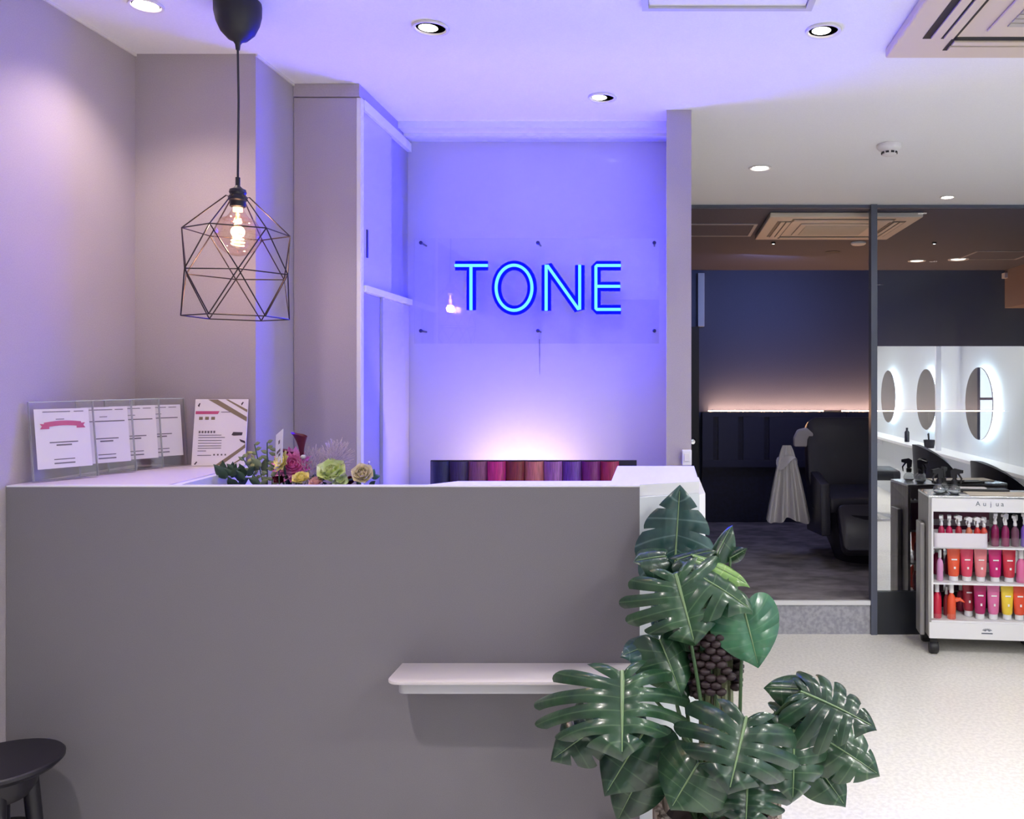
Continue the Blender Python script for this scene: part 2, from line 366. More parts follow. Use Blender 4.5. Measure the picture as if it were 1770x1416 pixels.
def cassette(name, x0, x1, y0, y1, z, label, mb_, mg, parent=None, drop=.03):
    t = thing(name, ((x0+x1)/2, (y0+y1)/2, z), label, 'air conditioner')
    b = MB(); b.prism([(x0,y0),(x1,y0),(x1,y1),(x0,y1)], z-drop, z-.001, bev=.006); b.build('panel', mb_, t)
    w, d = x1-x0, y1-y0; s = .11*w; g = .26*w; zz = z-drop
    MB().box(x0+g*.92, x1-g*.92, y0+g*.85, y1-g*.85, zz-.008, zz-.0005, .003).build('grille_frame', mb_, t)
    gr = MB(); n = 16; gx0, gx1, gy0, gy1 = x0+g*1.08, x1-g*1.08, y0+g*1.02, y1-g*1.02
    for i in range(n):
        yy = gy0+(gy1-gy0)*(i+.5)/n; gr.box(gx0, gx1, yy-(gy1-gy0)/n*.38, yy+(gy1-gy0)/n*.38, zz-.012, zz-.0085)
    gr.build('grille', mg, t)
    vm = m_blackm
    for (a, b_, c, d_) in ((x0+.07*w, x0+.17*w, y0+.16*d, y1-.16*d), (x1-.17*w, x1-.07*w, y0+.16*d, y1-.16*d), (x0+.16*w, x1-.16*w, y0+.07*d, y0+.17*d), (x0+.16*w, x1-.16*w, y1-.17*d, y1-.07*d)):
        sl = MB().box(a, b_, c, d_, zz-.002, zz-.0004).build('air_slot', vm, t)
        fl = MB(); horiz = (b_-a) > (d_-c)
        for q in (.22, .6):
            if horiz: fl.box(a+.01, b_-.01, c+(d_-c)*q, c+(d_-c)*(q+.28), zz-.007, zz-.0025)
            else: fl.box(a+(b_-a)*q, a+(b_-a)*(q+.28), c+.01, d_-.01, zz-.007, zz-.0025)
        fl.build('louvre', mb_, sl)
    return t
cassette('air_conditioner', .69, 1.66, 1.63, 2.60, HC, 'beige ceiling cassette air conditioner cut by the upper right picture corner', m_beige, m_beige2)
cassette('air_conditioner', .645, 1.565, 5.03, 5.85, 2.50, 'beige cassette air conditioner in the dark back room ceiling', mat('cream_plastic', (.62,.52,.42), .5), mat('cream_grille', (.55,.48,.38), .6))
def hatch_frame(x0, x1, y0, y1, z, label):
    m = mat('pale_hatch_frame', (.33,.31,.34), .5)
    t = thing('ceiling_hatch', ((x0+x1)/2, (y0+y1)/2, z), label, 'hatch'); w = .022
    MB().box(x0, x1, y0, y0+w, z-.006, z-.0005).box(x0, x1, y1-w, y1, z-.006, z-.0005).box(x0, x0+w, y0+w, y1-w, z-.006, z-.0005).box(x1-w, x1, y0+w, y1-w, z-.006, z-.0005).build('frame', m, t)
    MB().box(x0+w+.001, x1-w-.001, y0+w+.001, y1-w-.001, z-.003, z-.0005).build('panel', m_dkceil, t)
hatch_frame(.15, .615, 5.40, 5.86, 2.5, 'thin framed hatch in the dark ceiling beside the grey wall end')
hatch_frame(2.45, 2.95, 6.55, 7.0, 2.5, 'thin framed hatch in the dark ceiling near the brown bulkhead')
def disc_thing(name, x, y, z, r, h, m, label, cat):
    return tag(MB().lathe([(r,0),(r,-h*.6),(r*.8,-h),(0,-h)], (x, y, z-.0005), 24).build(name, m, None, True), label, cat)
disc_thing('ceiling_detector', 1.434, 6.14, 2.5, .055, .02, m_offwhite, 'small white round detector on the dark ceiling behind the air conditioner', 'detector')
disc_thing('ceiling_speaker', 1.34, 6.6, 2.5, .06, .006, m_blackm, 'small dark disc set in the dark ceiling', 'speaker')
for x, l in ((.812, 'left'), (1.99, 'right')):
    t = thing('spotlight', (x, 6.14, 2.5), 'tiny spot lamp, the %s one of two, on the dark ceiling' % l, 'spotlight')
    MB().lathe([(.016,0),(.016,-.012),(.010,-.012)], (x, 6.14, 2.4995), 16).build('housing', m_blackm, t)
    MB().lathe([(.009,-.0125),(0,-.0135)], (x, 6.14, 2.4995), 12).build('lamp', glow('tiny_'+l, (1,1,1), 6), t)
tag(MB().box(3.12, 3.16, 7.65, 7.718, 2.42, 2.47, .004).build('wall_sensor', m_offwhite), 'small white box high in the corner of the navy wall', 'sensor')

# ------------------------------------------------------------------ neon sign
ns = thing('neon_sign', (-.50, 3.38, 1.65), 'blue glowing four-letter neon sign on a clear acrylic panel', 'sign')
YS = 3.405
px0, px1 = P(716,412,YS), P(1139,594,YS)
MB().box(px0.x, px1.x, YS, YS+.005, px1.z, px0.z).build('acrylic_panel', m_acrsign, ns)
for px in (728, 930, 1131):
    for py in (420, 572):
        c = P(px, py, YS); q = MB()
        q.lathe([(.0055,-.008),(.0075,-.006),(.0075,0),(.004,.001),(.004,.074)], (c.x, c.y, c.z), 14, 'y'); q.build('standoff', mat('dark_bolt', (.05,.05,.12), .3, .8), ns, True)
neon = glow('neon_blue', (.0006, .0026, 1), 330*K_NEON)
yt = YS-.010; rt = .0062
def stroke(name, paths, closed=False):
    m = MB()
    for pa in paths: m.tube([P(a, b, yt) for a, b in pa], rt, 10, True, closed)
    o = m.build(name, neon, ns, True)
    ch_ = MB()                                       # flat ribbon added behind the tube; its blue stands in for the halo
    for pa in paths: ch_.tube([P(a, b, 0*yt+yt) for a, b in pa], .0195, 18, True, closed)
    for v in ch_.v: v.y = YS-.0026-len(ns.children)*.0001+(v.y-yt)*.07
    ch_.build('halo_ribbon', mat('halo_blue', (.0,.004,.75), .55, spec=.1), o, True)
    return o
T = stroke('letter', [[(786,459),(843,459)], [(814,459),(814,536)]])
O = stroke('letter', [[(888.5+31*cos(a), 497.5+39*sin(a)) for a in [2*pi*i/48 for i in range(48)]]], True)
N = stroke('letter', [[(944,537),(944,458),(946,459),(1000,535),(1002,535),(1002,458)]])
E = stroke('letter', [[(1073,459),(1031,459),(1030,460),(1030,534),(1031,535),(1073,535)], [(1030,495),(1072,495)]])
for o, l in ((T,'T'),(O,'O'),(N,'N'),(E,'E')): o['label'] = 'glowing letter '+l
cable = MB(); c0 = P(930, 594, YS+.03); cable.tube([c0+Vector((0,.04,.02)), c0+Vector((0,.05,-.2)), c0+Vector((-.01,.05,-.5))], .002, 6)
cable.build('cable', clear('cable_clear', (.8,.8,.9), .1), ns)

# ------------------------------------------------------------------ colour swatch rack behind the counter
dk = thing('back_desk', (-.5, 3.3, 0), 'white back desk below the neon sign wall', 'desk')
MB().box(-1.03, .01, 3.06, 3.475, .93, .96, .003).build('desk_top', m_white, dk)
MB().box(-1.03, -.53, 3.09, 3.47, 0, .929).box(-.52, .01, 3.09, 3.47, 0, .929).build('drawer_unit', m_white, dk)
sw = thing('hair_swatch_rack', (-.5, 3.2, .96), 'rack of coloured hair swatches in a row under the neon sign', 'swatch rack')
YK = 3.2; xa = P(742,800,YK).x; xb = P(1070,800,YK).x; zt = 1.186
MB().box(xa-.004, P(1100,800,YK).x, YK+.03, YK+.045, .961, zt).box(xa-.004, xb+.004, YK-.05, YK+.03, .961, .968).build('back_board', m_blackm, sw)
cols = [(34,34,70),(60,44,78),(128,72,96),(196,48,112),(128,48,44),(186,108,98),(150,92,150),(104,58,140),(112,30,96),(146,36,66)]
nm = ['blue-black','dark violet','dusty plum','magenta','reddish brown','salmon brown','lilac','violet','purple','crimson']
w = (xb-xa)/10
for i, c in enumerate(cols):
    x0 = xa+i*w; m = mat('swatch_'+nm[i], srgb(*c), .38, noise=.25, nscale=60, stretch=(6,1,.3), spec=.6)
    q = MB(); q.grid(lambda u, v: Vector((x0+.001+u*(w-.002), YK+.018-.03*sin(pi*u)**.8*(1-.35*v), .97+v*(zt-.972)-.008*0)), 8, 6)
    o = q.build('swatch', m, sw, True); o['label'] = nm[i]+' hair swatch'
    MB().box(x0+w*.25, x0+w*.8, YK-.049, YK-.0485, 1.0, 1.006).build('caption', m_white, sw) if 0 else None
    MB().box(x0+w*.2, x0+w*.8, YK-.022, YK-.020, 1.092, 1.098).build('caption', m_white, sw)
# warm light bar behind the rack, washing the wall
lb = thing('desk_uplight', (-.5, 3.36, .96), 'warm light bar behind the hair swatches washing up the wall', 'lamp')
MB().box(-.86, -.28, 3.33, 3.37, .961, 1.0, .004).build('housing', m_blackm, lb)
MB().box(-.85, -.29, 3.335, 3.365, 1.0005, 1.003).build('diffuser', glow('uplight', (1,.78,.68), 3), lb)
light('AREA', 'uplight_area', (-.57, 3.33, 1.02), 3.2*K_WARM, (1,.74,.66), .36, (R(190),0,0), parent=lb, size_y=.03)

# wall switch
wsn = thing('wall_switch', P(1187,790,3.185), 'small white switch box low on the grey wall end', 'switch')
c = wloc(wsn); MB().box(c.x-.018, c.x+.018, 3.165, 3.189, c.z-.03, c.z+.028, .003).build('plate', m_white, wsn)
MB().box(c.x-.010, c.x+.010, 3.161, 3.1645, c.z-.014, c.z+.014, .001).build('rocker', m_offwhite, wsn)

# ------------------------------------------------------------------ reception counter
ZC = 1.23; YC = 2.12
rc = thing('reception_counter', (-.85, YC, 0), 'tall grey-fronted reception counter with white top', 'counter')
XA, XB = XL+.002, -.058
MB().box(XA, XB, YC, YC+.02, 0, ZC-.004).build('front_panel', m_counter, rc)
# white top: narrow front ledge, deep right end, left return along the wall
top = MB()
zt0 = ZC-.0035
top.box(XA, XB, YC, YC+.0215, zt0, ZC)
top.prism([(-.60,YC+.0216),(XB,YC+.0216),(.096,2.21),(.098,2.60),(-.139,2.60),(-.135,2.22),(-.54,2.215)], ZC-.03, ZC)
top.build('top_right', m_white, rc)
MB().prism([(XA,YC+.0217),(-1.262,YC+.0217),(-1.30,2.638),(XA,2.638)], ZC-.045, ZC).build('top_left', mat('pinkish_white_laminate', (.66,.60,.62), .4), rc)
MB().prism([(-1.24,YC+.022),(-1.261,YC+.0217),(-1.299,2.638),(-1.28,2.638)], .0, ZC-.003).build('return_panel', m_white, rc)
# chamfered pale end
m_end = mat('pale_end_panel', (.66,.70,.73), .45)
MB().prism([(XB+.0005,YC),(.096,2.205),(.085,2.22),(XB+.0005,YC+.02)], 0, ZC-.0005-.03).build('end_panel', m_end, rc)
MB().prism([(.0965,2.205),(.114,2.23),(.112,2.60),(.0985,2.60)], 0, ZC-.035).build('corner_panel', m_white, rc)
MB().prism([(.0965,2.205),(.0975,2.2065),(.112,2.225),(.1,2.225)], 0, ZC-.0355).build('corner_fillet', m_white, rc)
MB().box(-1.2, .08, 2.30, 2.62, .98, 1.0).build('inner_desk', m_white, rc)
MB().box(-1.2, -1.18, 2.30, 2.62, 0, .979).box(.06, .08, 2.30, 2.62, 0, .979).build('desk_side', m_white, rc)
# bag ledge on the front
lg = thing('bag_ledge', (-.4, YC, .74), 'rounded grey-white bag ledge fixed to the counter front', 'shelf')
lx = P(665,1170,1.985).x; xr = -.075
def rr(x0, x1, y0, y1, r):           # rounded at the front two corners
    pts = [(x1, y1), (x0, y1)]
    pts += [(x0+r-r*cos(a), y0+r-r*sin(a)) for a in [pi/2*i/6 for i in range(7)]]
    pts += [(x1-r+r*sin(a), y0+r-r*cos(a)) for a in [pi/2*i/6 for i in range(7)]]
    return pts
MB().prism(rr(lx, xr, 1.986, YC-.0005, .03), .7745, .7825, bev=.002).build('shelf_board', mat('ledge_top', (.60,.56,.57), .35), lg, True)
MB().prism(rr(lx+.022, xr-.02, 2.003, YC-.0005, .02), .748, .774).build('apron', mat('ledge_apron', (.50,.50,.53), .5), lg, True)

# ------------------------------------------------------------------ acrylic leaflet stands and poster on the left return
m_paper = mat('white_paper', (.80,.76,.78), .8)
m_ink = mat('grey_print', (.16,.14,.16), .8)
m_pink = mat('pink_print', (.55,.09,.20), .7)
m_gold = mat('olive_gold_print', (.24,.19,.12), .7)
def frame_M(p0, p1, lean):       # local: x along p0->p1, y = outward normal reversed, z up, leaning back
    p0 = Vector(p0); d = (Vector(p1)-p0); d.z = 0; d.normalize()
    back = Vector((-d.y, d.x, 0))            # away from the viewer side
    up = (Vector((0,0,1))*cos(lean)+back*sin(lean))
    nb = up.cross(d)
    M = Matrix((( d.x, nb.x, up.x, p0.x), (d.y, nb.y, up.y, p0.y), (d.z, nb.z, up.z, p0.z), (0,0,0,1)))
    return M
def acrylic_stand(p0, p1, lean, label, ribbon):
    M = frame_M(p0, p1, lean); L = (Vector(p1)-Vector(p0)).length; Hh = .212
    t = thing('acrylic_stand', p0, label, 'display stand', 'clear acrylic leaflet stands on the left counter return')
    sh = MB(); sh.box(0, L, -.0005, .0015, .004, Hh, 0, M); sh.box(0, L, .006, .008, .004, Hh, 0, M)
    sh.build('acrylic_sheet', m_acr, t)
    fm = frame_M(p0, p1, 0)
    MB().box(0, L, -.001, .019, .0005, .0045, .001, fm).build('foot', m_acr, t)
    ed = MB(); ed.box(0, L, -.0006, .0081, Hh-.002, Hh, 0, M); ed.box(0, .0012, -.0006, .0081, .004, Hh, 0, M); ed.box(L-.0012, L, -.0006, .0081, .004, Hh, 0, M)
    ed.build('bright_edge', clear('acrylic_edge', (.9,.9,.95), .45, .3, False), t)
    a = .012
    pp = MB().box(a, L-a, .003, .0036, .034, .192, 0, M).build('leaflet', m_paper, t)
    ln = MB(); w_ = L-2*a
    def bar(x, z, w, h=.0022): ln.box(x, x+w, .0024, .0029, z, z+h, 0, M)
    bar(a+.02, .183, w_*.5); bar(a+w_*.72, .183, w_*.18); bar(a+w_*.38, .163, .02, .002)
    bar(a+w_*.24, .101, w_*.52, .003); bar(a+w_*.36, .093, w_*.28, .004)
    bar(a+w_*.30, .056, w_*.38, .0025); bar(a+w_*.30, .045, w_*.38, .0035)
    ln.build('print_lines', m_ink, pp)['kind'] = 'stuff'
    if ribbon:
        rb = MB(); z0 = .143; 
        n = 14
        def rf(u, v): x = a+w_*.16+u*w_*.68; return M @ Vector((x, .0022, z0+v*.013+.004*sin(pi*u)))
        rb.grid(rf, n, 1)
        for s in (0, 1):
            x0 = a+w_*.16 if s == 0 else a+w_*.84; sg = -1 if s == 0 else 1
            rb.add([M @ Vector(v) for v in ((x0-sg*.012,.0021,z0-.004),(x0+sg*.010,.0021,z0-.004),(x0+sg*.005,.0021,z0+.003),(x0+sg*.010,.0021,z0+.010),(x0-sg*.012,.0021,z0+.008))], [(0,1,2,3,4)])
        rb.build('ribbon_print', m_pink, pp)
    else:
        q = MB().box(a+.012, L-a-.01, .0024, .0029, .150, .153, 0, M); q.build('heading_print', m_ink, pp)
    return t
bases = [((-1.620,2.163), (-1.545,2.300)), ((-1.594,2.300), (-1.519,2.425)), ((-1.582,2.400), (-1.500,2.525)), ((-1.560,2.49), (-1.475,2.612))]
lab = ['front acrylic leaflet stand with a pink ribbon banner on its sheet', 'second acrylic leaflet stand, right behind the pink ribbon one', 'third acrylic leaflet stand with warm lamp reflections, from the front', 'rearmost acrylic leaflet stand, beside the gold-striped poster']
for i, (a, b) in enumerate(bases):
    acrylic_stand((a[0], a[1], ZC+.0005), (b[0], b[1], ZC+.0005), R(8), lab[i], i == 0)
# poster board with gold diagonal bands
p0, p1 = Vector((-1.452, 2.585, ZC+.0005)), Vector((-1.295, 2.600, ZC+.0005)); M = frame_M(p0, p1, R(8)); L = (p1-p0).length; HH = .208
pb = thing('poster_board', p0, 'small white poster board with olive-gold diagonal bands', 'poster')
pc = MB().box(0, L, 0, .004, .001, HH, 0, M).build('board', m_paper, pb)
def flat(name, polys, m, off=-.0004):
    q = MB()
    for po in polys: q.add([M @ Vector((x*L, off, z*HH)) for x, z in po], [tuple(range(len(po)))])
    return q.build(name, m, pb)
for po in [[(.24,.995),(.42,.995),(.995,.73),(.995,.66)], [(.57,.995),(.62,.995),(.995,.84),(.995,.80)][0:4], [(.44,.01),(.56,.01),(.995,.27),(.995,.33),(.92,.28)], [(.72,.01),(.76,.01),(.995,.12),(.995,.15)]]: flat('gold_band', [po], m_gold)
flat('pink_heading', [[(.02,.775),(.44,.775),(.47,.82),(.02,.82)]], m_pink)
tx = [[(.50,.80),(.68,.80),(.68,.81),(.50,.81)]]
for z, w0 in ((.455,.43),(.42,.50),(.375,.44),(.335,.44),(.295,.44),(.26,.44),(.22,.16),(.155,.26)): tx.append([(.10,z),(.10+w0,z),(.10+w0,z+.010),(.10,z+.010)])
for i in range(6): tx.append([(.10+i*.055,.49),(.135+i*.055,.49),(.135+i*.055,.525),(.10+i*.055,.525)])
for i in range(4): tx.append([(.40+i*.07,.155),(.43+i*.07,.155),(.43+i*.07,.18),(.40+i*.07,.18)])
flat('text_lines', tx, m_ink)['kind'] = 'stuff'
ic = []
for i in range(3):
    x = .09+i*.115; ic += [[(x,.69),(x+.07,.69),(x+.07,.735),(x,.735)]]
for po in ic: flat('small_icon', [po], m_gold)
for po in [[(.72,.46),(.75,.505),(.93,.50),(.92,.455),(.76,.45)], [(.87,.40),(.98,.37),(.995,.33),(.90,.36)], [(.05,.90),(.08,.94),(.10,.94),(.08,.88)], [(.87,.93),(.90,.96),(.92,.95),(.88,.90)], [(.05,.03),(.09,.07),(.11,.06),(.07,.02)]]: flat('dark_splash', [po], mat('dark_brown_print', (.06,.045,.06), .7))

# ------------------------------------------------------------------ pendant lamp
LX, LY = -1.149, 2.27
pl = thing('pendant_lamp', (LX, LY, HC), 'black wire cage pendant lamp with a glowing amber globe bulb', 'pendant lamp')
pr = [(.0585,-.0012),(.060,-.010),(.0595,-.035),(.054,-.060),(.043,-.085),(.025,-.104),(.012,-.110),(.007,-.118),(.005,-.133),(0,-.133)]
MB().lathe(pr, (LX, LY, HC), 36).build('canopy', m_blackm, pl, True)
MB().tube([(LX, LY, HC-.132), (LX+.002, LY, 2.25), (LX, LY, 2.03)], .0030, 8).build('cord', m_blackm, pl)
so = MB(); so.lathe([(.006,2.045),(.006,2.022),(.012,2.016),(.020,2.012),(.022,2.004),(.019,1.998),(.024,1.992),(.024,1.984),(.020,1.980),(.020,1.966),(.017,1.964),(0,1.964)], (LX, LY, 0), 24)
so.build('socket', m_black, pl, True)
bl = MB(); zc = 1.890; rb = .058
prof = [(.013,1.963),(.016,1.955),(.022,1.945),(.034,1.928)] + [(rb*cos(a), zc+rb*sin(a)) for a in [R(48-i*138/14) for i in range(15)]]
prof[-1] = (0.0001, zc-rb); bl.lathe(prof, (LX, LY, 0), 32); bo = bl.build('bulb', m_bulb, pl, True)
MB().lathe([(.0125,1.9635),(.0125,1.952),(0,1.952)], (LX,LY,0), 16).build('bulb_base', glow('bulb_base', (1,.72,.42), 2.5), bo)
fl = MB()
fp = []
for i in range(70):
    a = i*.75; h = i/69; rr_ = .003+.012*(1-h)**1.2+.003*abs(sin(h*9)); fp.append((LX+rr_*cos(a), LY+rr_*sin(a), zc-.030+h*.072))
fl.tube(fp, .0019, 6); fl.tube([(LX,LY,zc+.04),(LX,LY,1.953)], .0015, 6)
fl.build('filament', glow('filament', (1,.50,.20), 22), bo)
light('POINT', 'bulb_light', (LX, LY, zc-.01), 4.2*K_WARM, (1,.60,.38), .02, parent=bo)
# cage: three hexagonal rings braced as antiprisms
cg = MB(); tilt = Matrix.Rotation(R(0.6), 3, 'Y')
def ring(r, z, rot): 
    out = []
    for k in range(6):
        a = rot+k*pi/3; v = Vector((r*cos(a), r*sin(a), z-2.0)); out.append(tilt @ v+Vector((LX, LY, 2.0)))
    return out
rt0 = R(28)
s0 = ring(.028, 1.990, rt0); s1 = ring(.131, 1.897, rt0); s2 = ring(.140, 1.783, rt0+R(30)); s3 = ring(.131, 1.666, rt0)
wr = .0017
def seg(a, b): cg.tube([a, b], wr, 6)
for k in range(6):
    j = (k+1) % 6
    c_ = Vector((LX, LY, 1.990)); mid = s0[k]+Vector((0,0,.004))
    cg.tube([c_+(s0[k]-c_)*.6, mid, s1[k]], wr, 6)
    seg(s1[k], s1[j]); seg(s2[k], s2[j]); seg(s3[k], s3[j])
    seg(s1[k], s2[k]); seg(s1[j], s2[k]); seg(s3[k], s2[k]); seg(s3[j], s2[k])
cg.build('wire_cage', mat('black_wire', (.02,.012,.016), .35, .4), pl)

# ------------------------------------------------------------------ stool
stx, sty, sz = -1.525, 1.93, .621
st = thing('bar_stool', (stx, sty, 0), 'black round stool in front of the counter at the lower left', 'stool')
MB().lathe([(0,sz-.030),(.075,sz-.030),(.112,sz-.022),(.1245,sz-.010),(.125,sz-.003),(.122,sz),(.115,sz+.0005),(0,sz-.004)], (stx, sty, 0), 48).build('seat', m_black, st, True)
MB().lathe([(0,sz-.085),(.055,sz-.085),(.072,sz-.06),(.075,sz-.031),(0,sz-.031)], (stx, sty, 0), 32).build('seat_boss', m_black, st, True)
for k in range(4):
    a = R(35+90*k); MB().tube([(stx+.055*cos(a), sty+.055*sin(a), sz-.035), (stx+.104*cos(a), sty+.104*sin(a), 0.001)], [.017,.014], 12).build('leg', m_black, st, True)
rg = MB(); rg.tube([(stx+.086*cos(a), sty+.086*sin(a), .24) for a in [2*pi*i/32 for i in range(32)]], .008, 8, closed=True); rg.build('foot_ring', m_black, st, True)
MB().tube([(stx, sty, sz-.085), (stx, sty, sz-.16)], .02, 12).lathe([(0,sz-.185),(.062,sz-.185),(.065,sz-.172),(.062,sz-.16),(0,sz-.16)], (stx,sty,0), 32).build('lower_disc', m_black, st, True)

# ------------------------------------------------------------------ styling wall on the right (seen in the half mirror)
def styling():
    m_sh = mat('white_shelf', (.8,.8,.8), .35)
    s = thing('styling_shelf', (2.86, 1.2, .75), 'long white styling shelf along the mirror wall', 'shelf')
    MB().box(2.74, 2.998, -1.9, 4.3, .735, .765, .003).build('shelf_board', m_sh, s)
    for y in (-1.6, .5, 2.6, 4.1): MB().prism([(2.75,.734),(2.998,.734),(2.998,.60)], y, y+.03, 'y').build('bracket', m_sh, s)
    names = ['farthest from', 'third from', 'second from', 'nearest to']
    for i, y in enumerate((-2.6, -1.05, .52, 2.08, 3.64)):
        t = thing('round_mirror', (2.97, y, 1.27), ['backlit round wall mirror nearest the shop window','backlit round wall mirror, second from the shop window','backlit round mirror half hidden behind the white post','large backlit round mirror showing the bright window','backlit round wall mirror nearest the partition'][i], 'mirror', 'backlit round mirrors on the styling wall')
        MB().lathe([(0,2.935),(.335,2.935),(.34,2.938),(.34,2.945),(0,2.945)], (0, y, 1.27), 56, 'x').build('mirror_glass', mat('mirror_silver', (.75,.75,.77), .01, 1), t)
        MB().lathe([(.300,2.946),(.322,2.946),(.322,2.962),(.300,2.962)], (0, y, 1.27), 48, 'x').build('led_ring', glow('cool_led', (.66,.86,1), 18), t)
    MB().box(2.80, 2.85, 1.26, 1.30, .766, HC-.001).build('trim_6', m_white)['kind'] = 'structure'
    b = thing('lotion_bottle', (2.85, .1, .7655), 'slim black bottle standing on the white styling shelf', 'bottle')
    MB().lathe([(.028,.7655),(.028,.88),(.012,.90),(.012,.905)], (2.85,.1,0), 20).build('body', m_black, b, True)
    MB().lathe([(.013,.906),(.013,.93),(0,.93)], (2.85,.1,0), 16).build('cap', m_black, b, True)
    c = thing('brush_pot', (2.84, .95, .7655), 'black pot of styling tools on the white shelf', 'pot')
    MB().lathe([(.05,.7655),(.062,.85),(.060,.85),(.048,.775),(0,.775)], (2.84,.95,0), 24).build('pot', m_black, c, True)
    for k in range(3): MB().tube([(2.84,.95,.777),(2.84-.02*k,.93+.05*k,.92)], .007, 8).build('tool', m_blackm, c)
styling()
def salon_chair():
    t = thing('salon_chair', (0,0,0), 'black tub salon chair facing the mirror beside the aisle', 'chair', 'black tub salon chairs at the styling shelf')
    m = mat('black_leather', (.012,.013,.020), .42)
    MB().box(-.26, .26, -.25, .25, .42, .53, .03).build('seat', m, t, True)
    q = MB()
    def f(u, v):
        a = R(100)+u*R(160) ; r = .29+.025*v; x = r*cos(a)*1.0; y = r*sin(a)*1.02
        h = .40+(.26+.29*max(0,sin(pi*u))**.45)*v
        return Vector((x, y, h))
    def f2(u, v):
        p = f(u, v); return Vector((p.x*.85, p.y*.85, p.z-.001))
    q.grid(f, 24, 6); q.grid(f2, 24, 6)
    def rim(u, v): return f(u,1).lerp(f2(u,1), v)
    q.grid(rim, 24, 1); q.build('backrest', m, t, True)
    MB().tube([(0,0,.42),(0,0,.05)], .03, 16).build('column', m_chrome, t, True)
    MB().lathe([(.25,.001),(.25,.012),(.05,.05),(0,.05)], (0,0,0), 32).build('base', m_chrome, t, True)
    return t
ch = salon_chair(); ch.location = (2.42, 2.85, 0); ch['label'] = 'black tub salon chair right of the big round mirror, middle one'
copy_tree(ch, None, (2.28, .75, 0), R(4), 'black tub salon chair farther along, behind the dark post')
copy_tree(ch, None, (2.40, 4.25, 0), R(-3), 'black tub salon chair nearest the glass partition')

# ------------------------------------------------------------------ product cart
CART_BEFORE = set(bpy.data.objects)
YF, YBk = 4.56, 4.84; xl = (1606-CX)/F*YF; xw = xl+.62
Z = lambda py, Y=YF: H-(py-CY)/F*Y
ct = thing('product_cart', (xl+.31, 4.7, 0), 'white and steel product cart on black casters before the glass', 'cart')
ztop = Z(857)
m_cart = mat('cart_white', (.80,.80,.82), .35)
MB().box(xl-.004, xw+.004, YF-.002, YBk, ztop-.012, ztop, .002).build('cart_top', mat('steel_top', (.55,.56,.58), .25, 1), ct)
MB().box(xl-.004, xl+.012, YF-.001, YBk-.001, .10, ztop-.0125).build('side_panel', m_steel, ct)
MB().box(xw-.012, xw+.004, YF-.001, YBk-.001, .10, ztop-.0125).build('side_panel', m_steel, ct)
MB().box(xl-.034, xl-.006, YF+.07, YBk-.09, .085, .705, .006).build('push_handle', m_steel, ct)
MB().box(xl+.0125, xl+.022, YF-.003, YF+.012, .2, ztop-.075).box(xw-.022, xw-.0125, YF-.003, YF+.012, .2, ztop-.075).build('front_stile', m_cart, ct)
hd = MB().box(xl+.0125, xw-.0125, YF-.004, YF+.010, Z(884), ztop-.0125).build('header_board', m_cart, ct)
for px, chx in ((1684, 'A'), (1696, 'u'), (1708, 'j'), (1717, 'u'), (1726, 'a')):
    vs, fs = text_mesh(chx, .036, 1.0, 1, .0004)
    c = P(px, 873.5, YF-.0050); q = MB(); q.add([v+c for v in vs], fs); q.build('letter', mat('grey_lettering', (.10,.14,.17), .5), hd)
MB().box(xl+.0125, xw-.0125, YBk-.012, YBk-.001, Z(884), ztop-.0125).build('rear_board', m_cart, ct)
zs = [Z(945), Z(1007), Z(1072)]
for i, z in enumerate(zs):
    MB().box(xl+.0125, xw-.0125, YF+.002, YBk-.003, z-.010, z).build('shelf', m_cart, ct)
MB().box(xl+.0125, xw-.0125, YF+.001, YF+.0018, zs[1]+.0005, zs[1]+.035).box(xl+.0125, xw-.0125, YF+.001, YF+.0018, zs[2]+.0005, zs[2]+.035).box(P(1708,940,YF).x, xw-.0125, YF+.001, YF+.0018, zs[0]+.0005, zs[0]+.055).build('clear_guard', m_acr, ct)
bp = MB().box(xl+.001, xw-.001, YF-.003, YF+.012, Z(1103), zs[2]-.0105).box(xl+.0125, xw-.0125, YF+.013, YBk-.003, .105, .115).build('base_board', m_cart, ct)
em = MB(); ce = P(1703, 1088, YF-.0036)
for i in range(7):
    a = R(20+i*140/6); d = Vector((cos(a), 0, sin(a))); em.tube([ce+d*.008+Vector((0,0,-.004)), ce+Vector((d.x*.026,0,d.z*.014))], .0016, 5)
em.box(ce.x-.029, ce.x+.029, ce.y-.0004, ce.y+.0004, ce.z-.016, ce.z-.011)
em.build('emblem', mat('dark_emblem', (.03,.05,.10), .5), bp)
for (x, y) in ((xl+.03, YF+.03), (xl+.03, YBk-.04), (xw-.04, YF+.03), (xw-.04, YBk-.04)):
    cm = MB().lathe([(0,-.024),(.028,-.024),(.033,-.016),(.033,.016),(.028,.024),(0,.024)], (x, y, .0335), 20, 'x').box(x-.018, x+.018, y-.012, y+.012, .055, .099, .003)
    cm.build('caster', m_blackm, ct, True)

